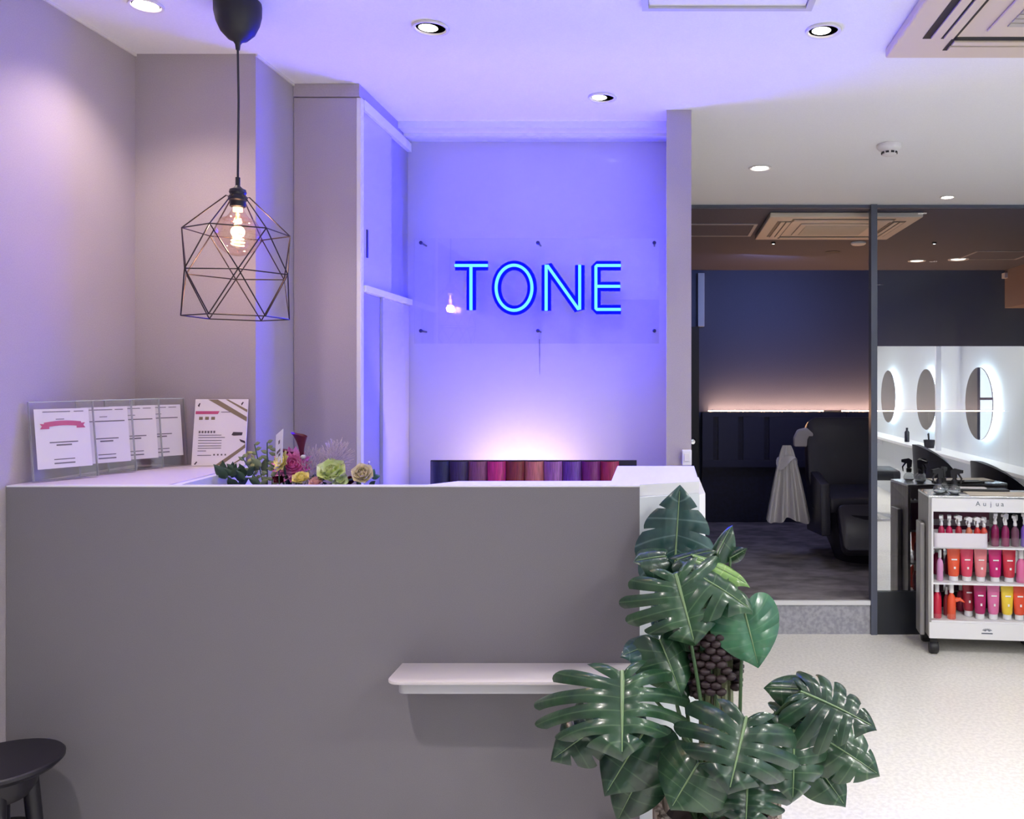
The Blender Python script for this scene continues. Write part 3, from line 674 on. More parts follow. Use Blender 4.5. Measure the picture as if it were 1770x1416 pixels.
def tube_product(px, py_top, py_bot, Y, z0, col, cname, label, w=.042, white=False):
    py_top = max(py_top, py_bot-(55 if py_bot < 1010 else 60)); x = (px-CX)/F*Y; h = (py_bot-py_top)/F*Y; zc_ = z0+.0006
    t = thing('cosmetic_tube', (x, Y, zc_), label, 'cosmetic tube', 'cosmetic tubes standing on the cart shelves')
    m = mat('tube_'+cname, srgb(*col), .32, spec=.55)
    q = MB(); rows = [(0.16,.40,.40),(.20,.46,.44),(.45,.50,.36),(.75,.54,.18),(.94,.56,.04),(1.0,.56,.03)]
    n = 20; vs = []
    for (hh, a, b) in rows:
        for k in range(n):
            an = 2*pi*k/n; ca, sa = cos(an), sin(an); vs.append((x+a*w*ca, Y+b*w*sa, zc_+h*hh))
    fs = [(i*n+k, i*n+(k+1) % n, (i+1)*n+(k+1) % n, (i+1)*n+k) for i in range(len(rows)-1) for k in range(n)]
    fs += [tuple(range(n))[::-1], tuple((len(rows)-1)*n+k for k in range(n))]
    q.add(vs, fs); bd = q.build('body', m, t, True)
    MB().lathe([(.32*w,0),(.38*w,.002),(.38*w,h*.155),(0,h*.155)], (x, Y, zc_), 20).build('cap', m_cart, t, True)
    g = MB(); g.box(x-w*.24, x+w*.24, Y-.47*w*.62-.0006, Y-.47*w*.62+.0, zc_+h*.66, zc_+h*.70)
    g.box(x-w*.08, x+w*.08, Y-.0205*w/.042, Y-.0200*w/.042, zc_+h*.40, zc_+h*.47); g.build('print', mat('white_print', (.85,.82,.82), .5), bd)
    return t
def flask(px, py_top, py_bot, Y, z0, col, cname, label, w=.040, kind='spray', headc=None):
    py_top = py_top if py_bot < 960 else max(py_top, py_bot-(55 if py_bot < 1010 else 60)); x = (px-CX)/F*Y; h = (py_bot-py_top)/F*Y; z = z0+.0006
    t = thing('spray_bottle' if kind == 'spray' else 'pump_bottle', (x, Y, z), label, 'bottle', 'spray bottles on the cart' if kind == 'spray' else 'bottles on the cart')
    m = mat('flask_'+cname, srgb(*col), .25, spec=.55)
    r = w/2; hb = h*(.62 if kind == 'spray' else .74)
    MB().lathe([(r*.92,0),(r,.003),(r,hb*.70),(r*.85,hb*.85),(r*.4,hb*.97),(r*.4,hb),(0,hb)], (x, Y, z), 20).build('body', m, t, True)
    hm = headc or m_cart
    q = MB()
    if kind == 'spray':
        q.lathe([(r*.48,hb+.0003),(r*.5,hb+h*.07),(r*.36,hb+h*.10),(r*.36,hb+h*.2),(0,hb+h*.2)], (x, Y, z), 14)
        zh = z+hb+h*.19; a = random.uniform(-.9, .9)-pi/2+random.choice((0, .5, -.5)); d = Vector((cos(a), sin(a), 0)); s_ = Vector((-d.y, d.x, 0))*.0095
        c_ = Vector((x, Y, zh))
        pts = [c_-d*.012+Vector((0,0,-.004)), c_-d*.015+Vector((0,0,h*.13)), c_+d*.006+Vector((0,0,h*.17)), c_+d*.024+Vector((0,0,h*.13)), c_+d*.024+Vector((0,0,h*.06)), c_+d*.008+Vector((0,0,h*.03)), c_+d*.008+Vector((0,0,-.004))]
        n = len(pts); vs = [p-s_ for p in pts]+[p+s_ for p in pts]
        q.add(vs, [tuple(range(n))[::-1], tuple(range(n, 2*n))]+[(i, (i+1) % n, n+(i+1) % n, n+i) for i in range(n)])
        q.tube([c_+d*.011+Vector((0,0,h*.05)), c_+d*.018+Vector((0,0,-h*.02)), c_+d*.015+Vector((0,0,-h*.12))], [.0035,.003,.0018], 6)
        q.build('trigger_head', hm, t)
    else:
        q.lathe([(r*.52,hb+.0003),(r*.5,h-.002),(r*.45,h),(0,h)], (x, Y, z), 16); q.build('cap', hm, t, True)
    return t
# white bin with six sprayers
zs0, zs1, zs2 = zs
yfr = YF+.055
bx0, bx1 = P(1616,930,YF-.02).x, P(1706,930,YF-.02).x
bn = thing('storage_bin', ((bx0+bx1)/2, YF+.03, zs0), 'white rounded bin on the top cart shelf holding trigger bottles', 'bin')
q = MB(); zb0, zb1 = zs0+.0006, zs0+.078
def rrect(x0,x1,y0,y1,r): 
    out = []
    for cx_, cy_, a0 in ((x1-r,y1-r,0),(x0+r,y1-r,90),(x0+r,y0+r,180),(x1-r,y0+r,270)):
        out += [(cx_+r*cos(R(a0+i*22.5)), cy_+r*sin(R(a0+i*22.5))) for i in range(5)]
    return out
o_ = rrect(bx0, bx1, YF-.018, YF+.10, .02); i_ = rrect(bx0+.003, bx1-.003, YF-.015, YF+.097, .018); n = len(o_)
vs = [(a, b, zb0) for a, b in o_]+[(a, b, zb1) for a, b in o_]+[(a, b, zb1) for a, b in i_]+[(a, b, zb0+.003) for a, b in i_]
fs = [tuple(range(n))[::-1], tuple(3*n+k for k in range(n))]
for lv in range(3): fs += [(lv*n+k, lv*n+(k+1) % n, (lv+1)*n+(k+1) % n, (lv+1)*n+k) for k in range(n)]
q.add(vs, fs); q.build('tub', mat('bin_white', (.74,.70,.76), .45), bn, True)
sp = [(1625,'rose',(186,44,84)),(1638,'pink_red',(200,36,90)),(1654,'brick',(176,40,60)),(1671,'peach',(214,120,92)),(1685,'tomato',(206,52,50)),(1696,'coral',(214,80,64))]
wd = ['leftmost', 'second', 'third', 'fourth', 'fifth', 'rightmost']
for i, (px, nm_, c_) in enumerate(sp):
    flask(px, 890+(i > 2)*3, 943, YF+.045, zb0+.003, c_, nm_, '%s bottle with white trigger, %s in the white bin' % (nm_.replace('_', ' '), wd[i]), .036)
for px, nm_, c_, pt, l in ((1714,'plum',(130,30,80),882,'plum bottle with white trigger just right of the white bin'),(1731,'mulberry',(140,40,90),884,'mulberry bottle with white trigger, second from the white bin'),(1747,'smoky',(110,70,90),886,'smoky mauve bottle with white trigger beside the violet one'),(1763,'violet',(128,92,196),882,'violet bottle with white trigger at the right end')):
    flask(px, pt, 942, yfr, zs0, c_, nm_, l, .042)
flask(1622, 950, 1003, yfr, zs1, (214,150,196), 'pale_mauve', 'pale mauve bottle at the left end of the middle shelf', .036, 'pump')
for px, nm_, c_ in ((1645,'orange',(226,86,52)),(1667,'raspberry',(214,64,96)),(1690,'salmon',(222,128,134)),(1714,'magenta',(196,32,112)),(1737,'scarlet',(196,46,66))):
    tube_product(px, 949 if nm_ != 'orange' else 946, 1005, yfr, zs1, c_, nm_, nm_+' tube with white cap on the middle cart shelf', .062)
flask(1757, 946, 1004, yfr, zs1, (222,110,160), 'candy', 'candy pink bottle with white top on the middle shelf', .052, 'pump')
tube_product(1777, 955, 1005, yfr, zs1, (222,70,60), 'red_orange', 'red-orange tube at the right edge of the middle shelf', .056)
flask(1617, 1008, 1068, yfr, zs2, (200,34,66), 'red', 'red bottle with white top, left end of the bottom shelf', .050, 'pump')
flask(1631, 1013, 1062, yfr+.05, zs2, (190,60,70), 'clear_red', 'small bottle with white top behind the orange pump bottle', .03, 'pump')
fo = flask(1642, 1008, 1070, yfr-.012, zs2, (226,84,48), 'orange_bottle', 'orange squeeze bottle with a side spout on the bottom shelf', .046, 'pump')
cc = P(1642, 1040, yfr-.012); MB().tube([cc+Vector((.012,0,.012)), cc+Vector((.045,-.004,.018)), cc+Vector((.068,-.006,.002))], [.016,.010,.003], 8).build('spout', MATS['flask_orange_bottle'], fo, True)
for px, nm_, c_ in ((1689,'berry',(170,30,96)),(1711,'pink',(214,110,160)),(1734,'yellow',(236,204,60)),(1754,'vermilion',(226,80,50)),(1774,'dark_green',(44,84,56))):
    tube_product(px, 1010, 1070, yfr, zs2, c_, nm_, nm_.replace('_', ' ')+' tube with white cap on the bottom cart shelf', .060)
tube_product(1668, 1010, 1070, yfr+.055, zs2, (160,36,56), 'dark_red', 'dark red tube behind the orange spout on the bottom cart shelf', .060)
# rear row on the cart
rear = [(1626,(170,40,90)),(1648,(150,30,70)),(1668,(190,60,90)),(1700,(150,30,90)),(1735,(170,60,110))]
for lv, z in ((0, zs1), (1, zs2)):
    for i, (px, c_) in enumerate(rear):
        pxx = CX+((px-CX)/F*YF+.0)*F/(YF+.2)
        flask(pxx+6, 950+65*lv, 1000+62*lv, YF+.215, z, c_, 'rear_%d' % i, 'wine coloured bottle in the rear row, %s along the %s cart shelf' % (['first','second','third','fourth','fifth'][i], ['middle','bottom'][lv]), .05, 'pump')
hb_ = thing('hanging_box', (xl+.2, YF+.2, zs0), 'wine-purple box standing at the back of the top cart shelf', 'box')
MB().box(xl+.02, xl+.36, YF+.16, YF+.27, zs0+.0006, zs0+.165, .004).build('carton', mat('wine_carton', (.16,.02,.07), .4), hb_)
MB().box(xl+.02, xl+.36, YF+.1595, YF+.1598, zs0+.09, zs0+.125).build('pale_band', mat('mauve_band', (.5,.44,.5), .5), hb_)
# things on top of the cart
def jar_spray(x, y, label, rot):
    t = thing('black_spray_bottle', (x, y, ztop), label, 'bottle', 'clear round sprayers with black heads on the cart top')
    z = ztop+.0006
    MB().lathe([(.022,0),(.031,.006),(.034,.022),(.028,.040),(.014,.050),(.012,.054),(.0115,.054)], (x, y, z), 20).build('glass_body', m_jar, t, True)
    MB().lathe([(.020,.002),(.029,.008),(.031,.014),(0,.014)], (x, y, z), 18).build('liquid', mat('pale_liquid', (.75,.78,.78), .15), t, True)
    q = MB(); q.lathe([(.016,.0545),(.017,.075),(.010,.082),(.010,.10),(0,.10)], (x, y, z), 14)
    d = Vector((cos(rot), sin(rot), 0)); c_ = Vector((x, y, z+.098)); s_ = Vector((-d.y, d.x, 0))*.009
    pts = [c_-d*.016+Vector((0,0,-.012)), c_-d*.02+Vector((0,0,.03)), c_+Vector((0,0,.042)), c_+d*.045+Vector((0,0,.034)), c_+d*.045+Vector((0,0,.018)), c_+d*.012+Vector((0,0,.010)), c_+d*.012+Vector((0,0,-.012))]
    n = len(pts); q.add([p-s_ for p in pts]+[p+s_ for p in pts], [tuple(range(n))[::-1], tuple(range(n, 2*n))]+[(i, (i+1) % n, n+(i+1) % n, n+i) for i in range(n)])
    q.tube([c_+d*.02+Vector((0,0,.014)), c_+d*.038+Vector((0,0,-.012)), c_+d*.034+Vector((0,0,-.04))], [.006,.005,.003], 6)
    q.build('trigger_head', m_blackm, t)
jar_spray(xl+.075, YF+.10, 'clear round sprayer with black trigger, left one on the cart top', R(200))
jar_spray(xl+.155, YF+.09, 'clear round sprayer with black trigger, right one on the cart top', R(-30))
jar_spray(xl+.115, YF+.185, 'clear round sprayer with black trigger, rear one on the cart top', R(60))
tag(MB().box(xl+.22, xl+.60, YF+.02, YF+.17, ztop+.0004, ztop+.004, .001, ).build('folder', mat('beige_paper', (.74,.66,.55), .7)), 'flat beige sheet lying on the cart top', 'folder')
tag(MB().box(xl+.165, xl+.215, YF+.012, YF+.04, ztop+.0004, ztop+.005, .001).build('name_card', m_white), 'little white card at the front edge of the cart top', 'card')
tray = thing('tool_tray', (xl+.35, YF+.23, ztop), 'shallow dark tray of tools at the back of the cart top', 'tray')
MB().box(xl+.18, xl+.48, YF+.19, YF+.28, ztop+.0004, ztop+.012, .003).build('tray', m_blackm, tray)
MB().box(xl+.21, xl+.36, YF+.21, YF+.26, ztop+.0125, ztop+.02, .002).build('cloth', m_paper, tray)

PV = Vector((xl, YF, 0)); RZ = Matrix.Rotation(R(-6), 3, 'Z')     # the whole cart stands turned a little
for o in [o for o in bpy.data.objects if o not in CART_BEFORE and o.parent is None and o.type != 'LIGHT']:
    o.location = PV+RZ @ (Vector(o.location)-PV); o.rotation_euler[2] = R(-6)
# ------------------------------------------------------------------ shampoo chair with cape in the dark room
m_lea = mat('dark_navy_leather', (.022,.021,.036), .38, bump=.1, bscale=60)
FZ = .1955
sh = thing('shampoo_chair', (1.45, 6.3, FZ), 'big dark reclining shampoo chair behind the glass opening', 'chair')
def pad(M, w, h, t, name, r=.05):
    q = MB(); pts = rrect(-w/2, w/2, 0, h, r); q.prism(pts, -t/2, t/2, 'z', bev=.018, M=M); return q.build(name, m_lea, sh, True)
def RM(loc, rx): return Matrix.Translation(loc) @ Matrix.Rotation(rx, 4, 'X')
pad(RM((1.42, 6.32, .66), R(78)), .66, .55, .13, 'backrest', .09)
pad(RM((1.44, 5.90, .60), R(8)), .56, .46, .12, 'seat', .04)
pad(RM((1.47, 5.90, .60), R(-128+0)), .50, .36, .09, 'leg_rest', .05)
for s in (-1, 1):
    q = MB(); x = 1.43+s*(.335 if s > 0 else .285)
    q.prism([(5.86,.40),(6.45,.34),(6.50,.78),(6.40,.82),(5.90,.76)], x-.035, x+.035, 'x', bev=.012); q.build('armrest', m_lea, sh, True)
q = MB()
def basef(u, v):
    a = 2*pi*u; z = FZ+.001+v*.36; r = .20+.16*v**1.2
    return Vector((1.46+r*1.0*cos(a), 6.18+r*1.15*sin(a)-.05*(1-v), z))
q.grid(basef, 32, 8); q.prism([(1.46+.20*cos(a), 6.13+.23*sin(a)) for a in [2*pi*i/32 for i in range(32)]], FZ+.0005, FZ+.002); q.build('base', m_lea, sh, True)
q = MB(); q.prism([(.0,0),(.16,0),(.155,.10),(.10,.145),(.03,.13),(0,.07)], 0, .06, 'y', bev=.015, M=Matrix.Translation((.995,6.34,.985))); tag(q.build('neck_towel', mat('pale_towel', (.55,.52,.54), .9, bump=.3, bscale=150), None, True), 'folded pale towel over the shampoo chair side', 'towel')
cp = MB()
def cape(u, v):
    yy = v; wdt = .03+.135*yy**.8; x = .925+(u-.5)*2*wdt+.03*(yy)*(.4); z = 1.005-.555*yy-.02*sin(3*pi*u)*yy+.012*(1-abs(2*u-1))*yy*0
    y = 6.22-.05*yy*sin(u*pi*7+.6)-.035*sin(pi*u)*yy
    return Vector((x, y, z))
cp.grid(cape, 56, 18)
def cape2(u, v): p = cape(u, v); return Vector((p.x, 6.25+.03*sin(u*pi*5)*v+.05*sin(pi*u)*v, p.z))
cp.grid(cape2, 56, 18)
cg_ = thing('salon_cape', (.96, 6.22, .45), 'white cloth cape hanging beside the shampoo chair', 'cape')
cp.build('cloth', mat('white_cape', (.80,.77,.78), .85), cg_, True)
cl = MB()
def collar(u, v): a = 2*pi*u; return Vector((.935+(.045+.035*v)*cos(a)-.01*v, 6.235+(.03+.03*v)*sin(a), .93-.045*v*(1.3+sin(2*a))))
cl.grid(collar, 24, 4); cl.build('collar_frill', MATS['white_cape'], cg_, True)

# ------------------------------------------------------------------ monstera
def leafmat(name, c1, c2, vein, rough=.3, gloss=.5):
    m = bpy.data.materials.new(name); m.use_nodes = True; nt = m.node_tree; b = nt.nodes['Principled BSDF']
    b.inputs['Roughness'].default_value = rough; b.inputs['Specular IOR Level'].default_value = gloss; b.inputs['Coat Weight'].default_value = .25; b.inputs['Coat Roughness'].default_value = .15
    uv = nt.nodes.new('ShaderNodeUVMap'); sx = nt.nodes.new('ShaderNodeSeparateXYZ'); nt.links.new(uv.outputs[0], sx.inputs[0])
    a = nt.nodes.new('ShaderNodeMath'); a.operation = 'SUBTRACT'; a.inputs[1].default_value = .5; nt.links.new(sx.outputs[0], a.inputs[0])
    ab = nt.nodes.new('ShaderNodeMath'); ab.operation = 'ABSOLUTE'; nt.links.new(a.outputs[0], ab.inputs[0])
    rr = nt.nodes.new('ShaderNodeValToRGB'); rr.color_ramp.elements[0].position = .01; rr.color_ramp.elements[0].color = (1,1,1,1); rr.color_ramp.elements[1].position = .06; rr.color_ramp.elements[1].color = (0,0,0,1)
    nt.links.new(ab.outputs[0], rr.inputs[0])
    tc = nt.nodes.new('ShaderNodeTexCoord'); n = nt.nodes.new('ShaderNodeTexNoise'); n.inputs['Scale'].default_value = 18; n.inputs['Detail'].default_value = 4; nt.links.new(tc.outputs['Object'], n.inputs[0])
    cr = nt.nodes.new('ShaderNodeValToRGB'); cr.color_ramp.elements[0].position = .38; cr.color_ramp.elements[0].color = tuple(c1)+(1,); cr.color_ramp.elements[1].position = .65; cr.color_ramp.elements[1].color = tuple(c2)+(1,)
    nt.links.new(n.outputs['Fac'], cr.inputs[0])
    mx = nt.nodes.new('ShaderNodeMix'); mx.data_type = 'RGBA'; mx.inputs['B'].default_value = tuple(vein)+(1,)
    mu = nt.nodes.new('ShaderNodeMath'); mu.operation = 'MULTIPLY'; mu.inputs[1].default_value = .30; nt.links.new(rr.outputs[0], mu.inputs[0])
    nt.links.new(mu.outputs[0], mx.inputs['Factor']); nt.links.new(cr.outputs[0], mx.inputs['A']); nt.links.new(mx.outputs['Result'], b.inputs['Base Color'])
    bp_ = nt.nodes.new('ShaderNodeBump'); bp_.inputs['Strength'].default_value = .3; bp_.inputs['Distance'].default_value = .004
    n2 = nt.nodes.new('ShaderNodeTexNoise'); n2.inputs['Scale'].default_value = 35; nt.links.new(tc.outputs['Object'], n2.inputs[0]); nt.links.new(n2.outputs['Fac'], bp_.inputs['Height']); nt.links.new(bp_.outputs[0], b.inputs['Normal'])
    MATS[name] = m; return m
ldk = leafmat('leaf_dark', (.006,.028,.015), (.017,.055,.026), (.10,.18,.09))
lmd = leafmat('leaf_mid', (.010,.042,.020), (.028,.082,.034), (.18,.28,.14))
ltl = leafmat('leaf_teal', (.010,.045,.042), (.025,.075,.065), (.25,.36,.34))
lbr = leafmat('leaf_bright', (.10,.22,.04), (.20,.34,.09), (.5,.6,.3))
lfr = leafmat('leaf_fresh', (.02,.10,.05), (.045,.16,.075), (.12,.25,.12))
m_stem = mat('green_stem', (.055,.11,.045), .45)
m_rib = mat('pale_midrib', (.20,.30,.15), .4)
HEART = [(.0,.02),(.09,-.12),(.24,-.20),(.40,-.15),(.50,.02),(.525,.22),(.485,.42),(.40,.60),(.28,.77),(.14,.91),(0,1.06)]
def cat(pts, s):
    n = len(pts)-1; x = min(max(s, 0), 1)*n; i = min(int(x), n-1); t = x-i
    g = lambda k: Vector(pts[min(max(k, 0), n)])
    a, b, c, d = g(i-1), g(i), g(i+1), g(i+2)
    return .5*((2*b)+(c-a)*t+(2*a-5*b+4*c-d)*t*t+(3*b-a-3*c+d)*t**3)
PX, PY_ = .122, 1.885
plant = thing('monstera_plant', (PX, PY_, 0), 'tall potted monstera with big split leaves at the counter corner', 'potted plant')
def leaf(base, tip, width, m, nrm=(0,-.8,.6), slits=5, sw=.30, t0=.42, side=.25, arch=.15, holes=False, fr=None, skew=0, stem=True, bump=.02, label=None, L=1.0):
    width *= 1.16; slits = {6:5, 5:4, 4:4}.get(slits, slits); sw *= .85; skew = -skew
    base = Vector(base); tip = Vector(tip); yv = tip-base; Ln = yv.length; yv = yv.normalized()
    n = Vector(nrm).normalized(); n = (n-yv*n.dot(yv)).normalized(); xv = yv.cross(n)
    rnd = random.Random(int(base.x*9999+base.z*777)); q = MB()
    nl = slits+1
    for sd in (-1, 1):
        wd_ = width*(1+skew*sd)
        def pt(s, t, tf=1.0):
            B = cat(HEART, s); my = .02+.93*s**1.25
            c0 = Vector((0, my)); ctrl = Vector((B.x*.55, my+(B.y-my)*.30)); t2 = t*tf
            p = c0*(1-t2)**2+ctrl*2*t2*(1-t2)+B*t2*t2
            return p
        s_ed = [0]+[ (k+.0)/nl*.93+.05+rnd.uniform(-.015,.015) for k in range(1, nl)]+[1]
        tt0 = [rnd.uniform(t0-.1, t0+.12) for _ in range(nl+1)]
        for k in range(nl):
            a, b = s_ed[k], s_ed[k+1]
            def wf(j, t):
                if j == 0 or j == nl or sw == 0: return 0
                base_w = sw*(1.0/nl)*.5
                x = (t-tt0[j])/(1-tt0[j]); w0 = base_w*(max(0, x)**.6)*(1.35) if x > 0 else 0
                if holes and .14 < t < .34: w0 = max(w0, base_w*.55*sin(pi*(t-.14)/.20))
                return w0
            nu, nt_ = 6, 14; curl = rnd.uniform(.5, 1.5)
            def fn(u, v):
                t = v; lo = a+wf(k, t); hi = b-wf(k+1, t); s = lo+(hi-lo)*u
                tf = 1-(.10 if sw else 0)*abs(2*u-1)**2.2*(t**3)*(1 if 0 < k < nl-1 else .5)
                p = pt(s, t, tf); X, Y_ = p.x*wd_*sd, p.y*Ln
                r = abs(p.x)*2
                z = -side*width*r**1.8-arch*Ln*max(0, p.y)**1.8+bump*width*sin(pi*u)*min(1, t*2)*(1 if sw else .4)-.05*width*curl*t**4*(1 if sw else .5)
                z += .10*width*min(1, r*3)*(1-r)*.6
                return base+xv*X+yv*Y_+n*z
            q.grid(fn, nu, nt_)
    q.cur = 1
    mid = [base+yv*(s*Ln)+n*(-arch*Ln*s**1.8+.0012) for s in [i/8*.97 for i in range(9)]]
    q.tube(mid, [.0026*(1-.75*i/8)*max(.6, width/.16) for i in range(9)], 6)
    o = q.build('leaf', [m, m_rib], plant, True)
    if label: o['label'] = label
    if stem:
        r0 = Vector(fr) if fr else Vector((PX+rnd.uniform(-.05,.05), PY_+rnd.uniform(-.04,.04), .53))
        c = r0.lerp(base, .5)+Vector(((r0.x-base.x)*.15, (r0.y-base.y)*.15, .10*(base-r0).length))
        pts = []
        for i in range(13):
            t = i/12; pts.append(r0*(1-t)**2+c*2*t*(1-t)+base*t*t)
        MB().tube(pts, [.0052-.0022*i/12 for i in range(13)], 8).build('stem', m_stem, plant, True)
    return o
D = 1.9
def pl_(px, py, dy=0): return P(px, py, D+dy)
U = lambda px, d=0: px/F*(D+d)
# upper group by the counter corner
leaf(pl_(1166,985,.15), pl_(1174,846,.19), U(126), ltl, (.05,-1,.1), 4, .10, .55, .12, -.1, label='large upright teal-dark leaf')
leaf(pl_(1150,962,.08), pl_(1100,965,.05), U(74), ldk, (0,-.7,.8), 3, .0, side=.3)
leaf(pl_(1170,968,.06), pl_(1232,946,.06), U(52), ldk, (0,-.6,.9), 3, .0, side=.3)
leaf(pl_(1168,992,-.02), pl_(1200,1108,-.08), U(180), lmd, (-.1,-.75,.65), 6, .26, .34, .28, .1, label='drooping fan-shaped split leaf')
leaf(pl_(1185,985,-.0), pl_(1300,1035,-.06), U(110), lmd, (.1,-.55,.85), 4, .22, .4, .3, .2)
leaf(pl_(1205,968,.04), pl_(1294,992,.0), U(62), lbr, (.1,-.5,.9), 3, .14, .5, .3, .25, label='fresh yellow-green leaf')
leaf(pl_(1240,958,.08), pl_(1262,908,.10), U(36), lmd, (-.5,-.9,.2), 2, .0, side=.4)
leaf(pl_(1262,965,.08), pl_(1288,950,.06), U(22), lmd, (.3,-.8,.4), 2, .0, side=.4)
leaf(pl_(1150,1010,.12), pl_(1125,1085,.08), U(60), ltl, (-.5,-.8,.3), 3, .2, .4, .4)
leaf(pl_(1236,1050,.02), pl_(1215,1120,-.02), U(90), lfr, (.1,-.85,.5), 4, .0, side=.25)
leaf(pl_(1285,1052,-.02), pl_(1312,1150,-.05), U(104), lfr, (.15,-.95,.3), 4, .0, side=.10, arch=.08, label='broad round blue-green leaf with puckered surface', bump=.05)
# mid-left group
leaf(pl_(1135,1112,.02), pl_(1078,1128,-.02), U(66), ltl, (-.1,-.75,.7), 3, .0, side=.35)
leaf(pl_(1140,1105,-.0), pl_(1178,1195,-.06), U(92), lmd, (.15,-.85,.5), 4, .0, side=.25)
leaf(pl_(1175,1100,.02), pl_(1200,1085,.0), U(40), lmd, (.0,-.6,.8), 3, .0, side=.35, stem=False)
leaf(pl_(1076,1160,-.12), pl_(1074,1300,-.22), U(226), lmd, (-.05,-.85,.55), 6, .34, .30, .40, .12, skew=-.22, label='big split leaf spreading over the bag ledge')
leaf(pl_(1050,1245,-.04), pl_(954,1310,-.08), U(96), ldk, (-.1,-.9,.45), 4, .22, .5, .2)
leaf(pl_(1118,1258,-.06), pl_(1046,1368,-.12), U(112), ldk, (-.1,-.85,.5), 4, .0, side=.3)
leaf(pl_(1112,1330,-.06), pl_(1066,1420,-.08), U(84), ldk, (-.1,-.95,.3), 3, .0, side=.2)
leaf(pl_(1172,1182,.0), pl_(1186,1212,-.02), U(30), ldk, (0,-.9,.4), 2, .0, side=.3, stem=False)
# central group
leaf(pl_(1290,1240,-.20), pl_(1262,1362,-.28), U(170), ldk, (-.05,-.9,.45), 5, .22, .45, .28, .12, holes=True, skew=-.05, label='central dark glossy split leaf with holes')
leaf(pl_(1208,1318,-.16), pl_(1160,1394,-.20), U(112), lmd, (-.1,-.8,.55), 4, .0, side=.3)
leaf(pl_(1292,1340,-.14), pl_(1290,1424,-.2), U(130), ldk, (.0,-.8,.6), 5, .2, .5, .3)
leaf(pl_(1240,1350,-.12), pl_(1230,1418,-.14), U(90), lmd, (.0,-.8,.6), 4, .0, side=.3)
# right group
leaf(pl_(1384,1196,-.10), pl_(1512,1244,-.16), U(118), ldk, (.15,-.70,.70), 6, .26, .38, .28, .18, holes=True, label='far right split leaf over the pale floor')
leaf(pl_(1385,1192,-.06), pl_(1322,1186,-.04), U(52), lmd, (-.1,-.75,.6), 3, .0, side=.3, stem=False)
leaf(pl_(1372,1262,-.12), pl_(1374,1382,-.18), U(116), lmd, (.1,-.9,.4), 5, .18, .45, .22, holes=True)
leaf(pl_(1340,1232,-.06), pl_(1430,1258,-.1), U(56), ldk, (.1,-.7,.7), 3, .0, side=.35)
leaf(pl_(1432,1282,-.08), pl_(1520,1336,-.12), U(84), lmd, (.2,-.9,.4), 3, .10, .6, .2)
leaf(pl_(1410,1322,-.06), pl_(1462,1390,-.1), U(70), lmd, (.1,-.9,.5), 3, .0, side=.25)
leaf(pl_(1345,1300,-.06), pl_(1354,1356,-.1), U(60), ldk, (.0,-.9,.5), 3, .0, side=.25)
# support pole, wrap and pot
pole = MB(); pole.tube([(PX+.0, PY_+.05, .50), (PX, PY_+.05, 1.03)], .034, 16)
pole.build('support_pole', mat('pale_bamboo', (.50,.46,.38), .6, noise=.3, nscale=30, stretch=(6,6,.4)), plant, True)
for i in range(5):
    a = R(-150+i*30); MB().tube([(PX+.036*cos(a), PY_+.05+.036*sin(a), .52), (PX+.036*cos(a), PY_+.05+.036*sin(a), 1.02)], .008, 6).build('cane', mat('green_cane', (.18,.20,.10), .5), plant, True)
wp = MB(); rnd = random.Random(3)
cw = pl_(1236, 1148, .0)
for i in range(10):
    z = cw.z+.070-i*.0152
    for k in range(14):
        a = R(k*360/14+(i % 2)*13); r = .056*(1-.10*abs(i-4.5)/4.5)
        x_, y_ = cw.x+r*cos(a), PY_+.03+r*.9*sin(a)
        if rnd.random() < .24 and i > 0: continue
        wp.ball((x_, y_, z+rnd.uniform(-.002,.002)), .0108, 8, (1.25,1,.85))
o = wp.build('beaded_wrap', mat('dark_brown_cord', (.028,.014,.018), .55), plant, True); o['kind'] = 'stuff'; o['label'] = 'dark brown knotted wrap around the pole'
pot = MB(); pz = .548
pot.lathe([(.115,.001),(.125,.02),(.136,pz-.03),(.136,pz),(.124,pz),(.122,pz-.05),(0,pz-.05)], (PX, PY_, 0), 40)
pot.build('pot', mat('brown_bark_pot', (.17,.12,.10), .7, col2=(.50,.42,.36), nscale=14, stretch=(6,6,.5), ramp=(.42,.6)), plant, True)
for k in range(44):
    a = 2*pi*k/44+rnd.uniform(-.02,.02); r0_, r1_ = .127, .140
    h = pz+rnd.uniform(-.012,.010); M = Matrix.Translation((PX, PY_, 0)) @ Matrix.Rotation(a, 4, 'Z')
    MB().prism([(-.0085,0),(.0085,0),(.0092,1),(-.0092,1)], 0, 1, 'x').build if 0 else None
    s_ = MB(); w_ = .0088
    s_.add([M @ Vector(v) for v in ((r0_,-w_,.003),(r0_+.006,-w_*.6,.003),(r0_+.006,w_*.6,.003),(r0_,w_,.003),(r1_-.002,-w_,h),(r1_+.005,-w_*.6,h),(r1_+.005,w_*.6,h),(r1_-.002,w_,h))], [(0,1,2,3),(4,7,6,5),(0,4,5,1),(1,5,6,2),(2,6,7,3),(3,7,4,0)])
    s_.build('bark_stave', mat('bark_%d' % (k % 4), [(.34,.28,.24),(.16,.11,.09),(.52,.46,.40),(.25,.19,.16)][k % 4], .75, noise=.3, nscale=25, stretch=(3,3,.5)), plant)
MB().lathe([(.121,pz-.045),(.10,pz-.035),(0,pz-.03)], (PX, PY_, 0), 24).build('soil', mat('soil', (.03,.02,.018), .95), plant)

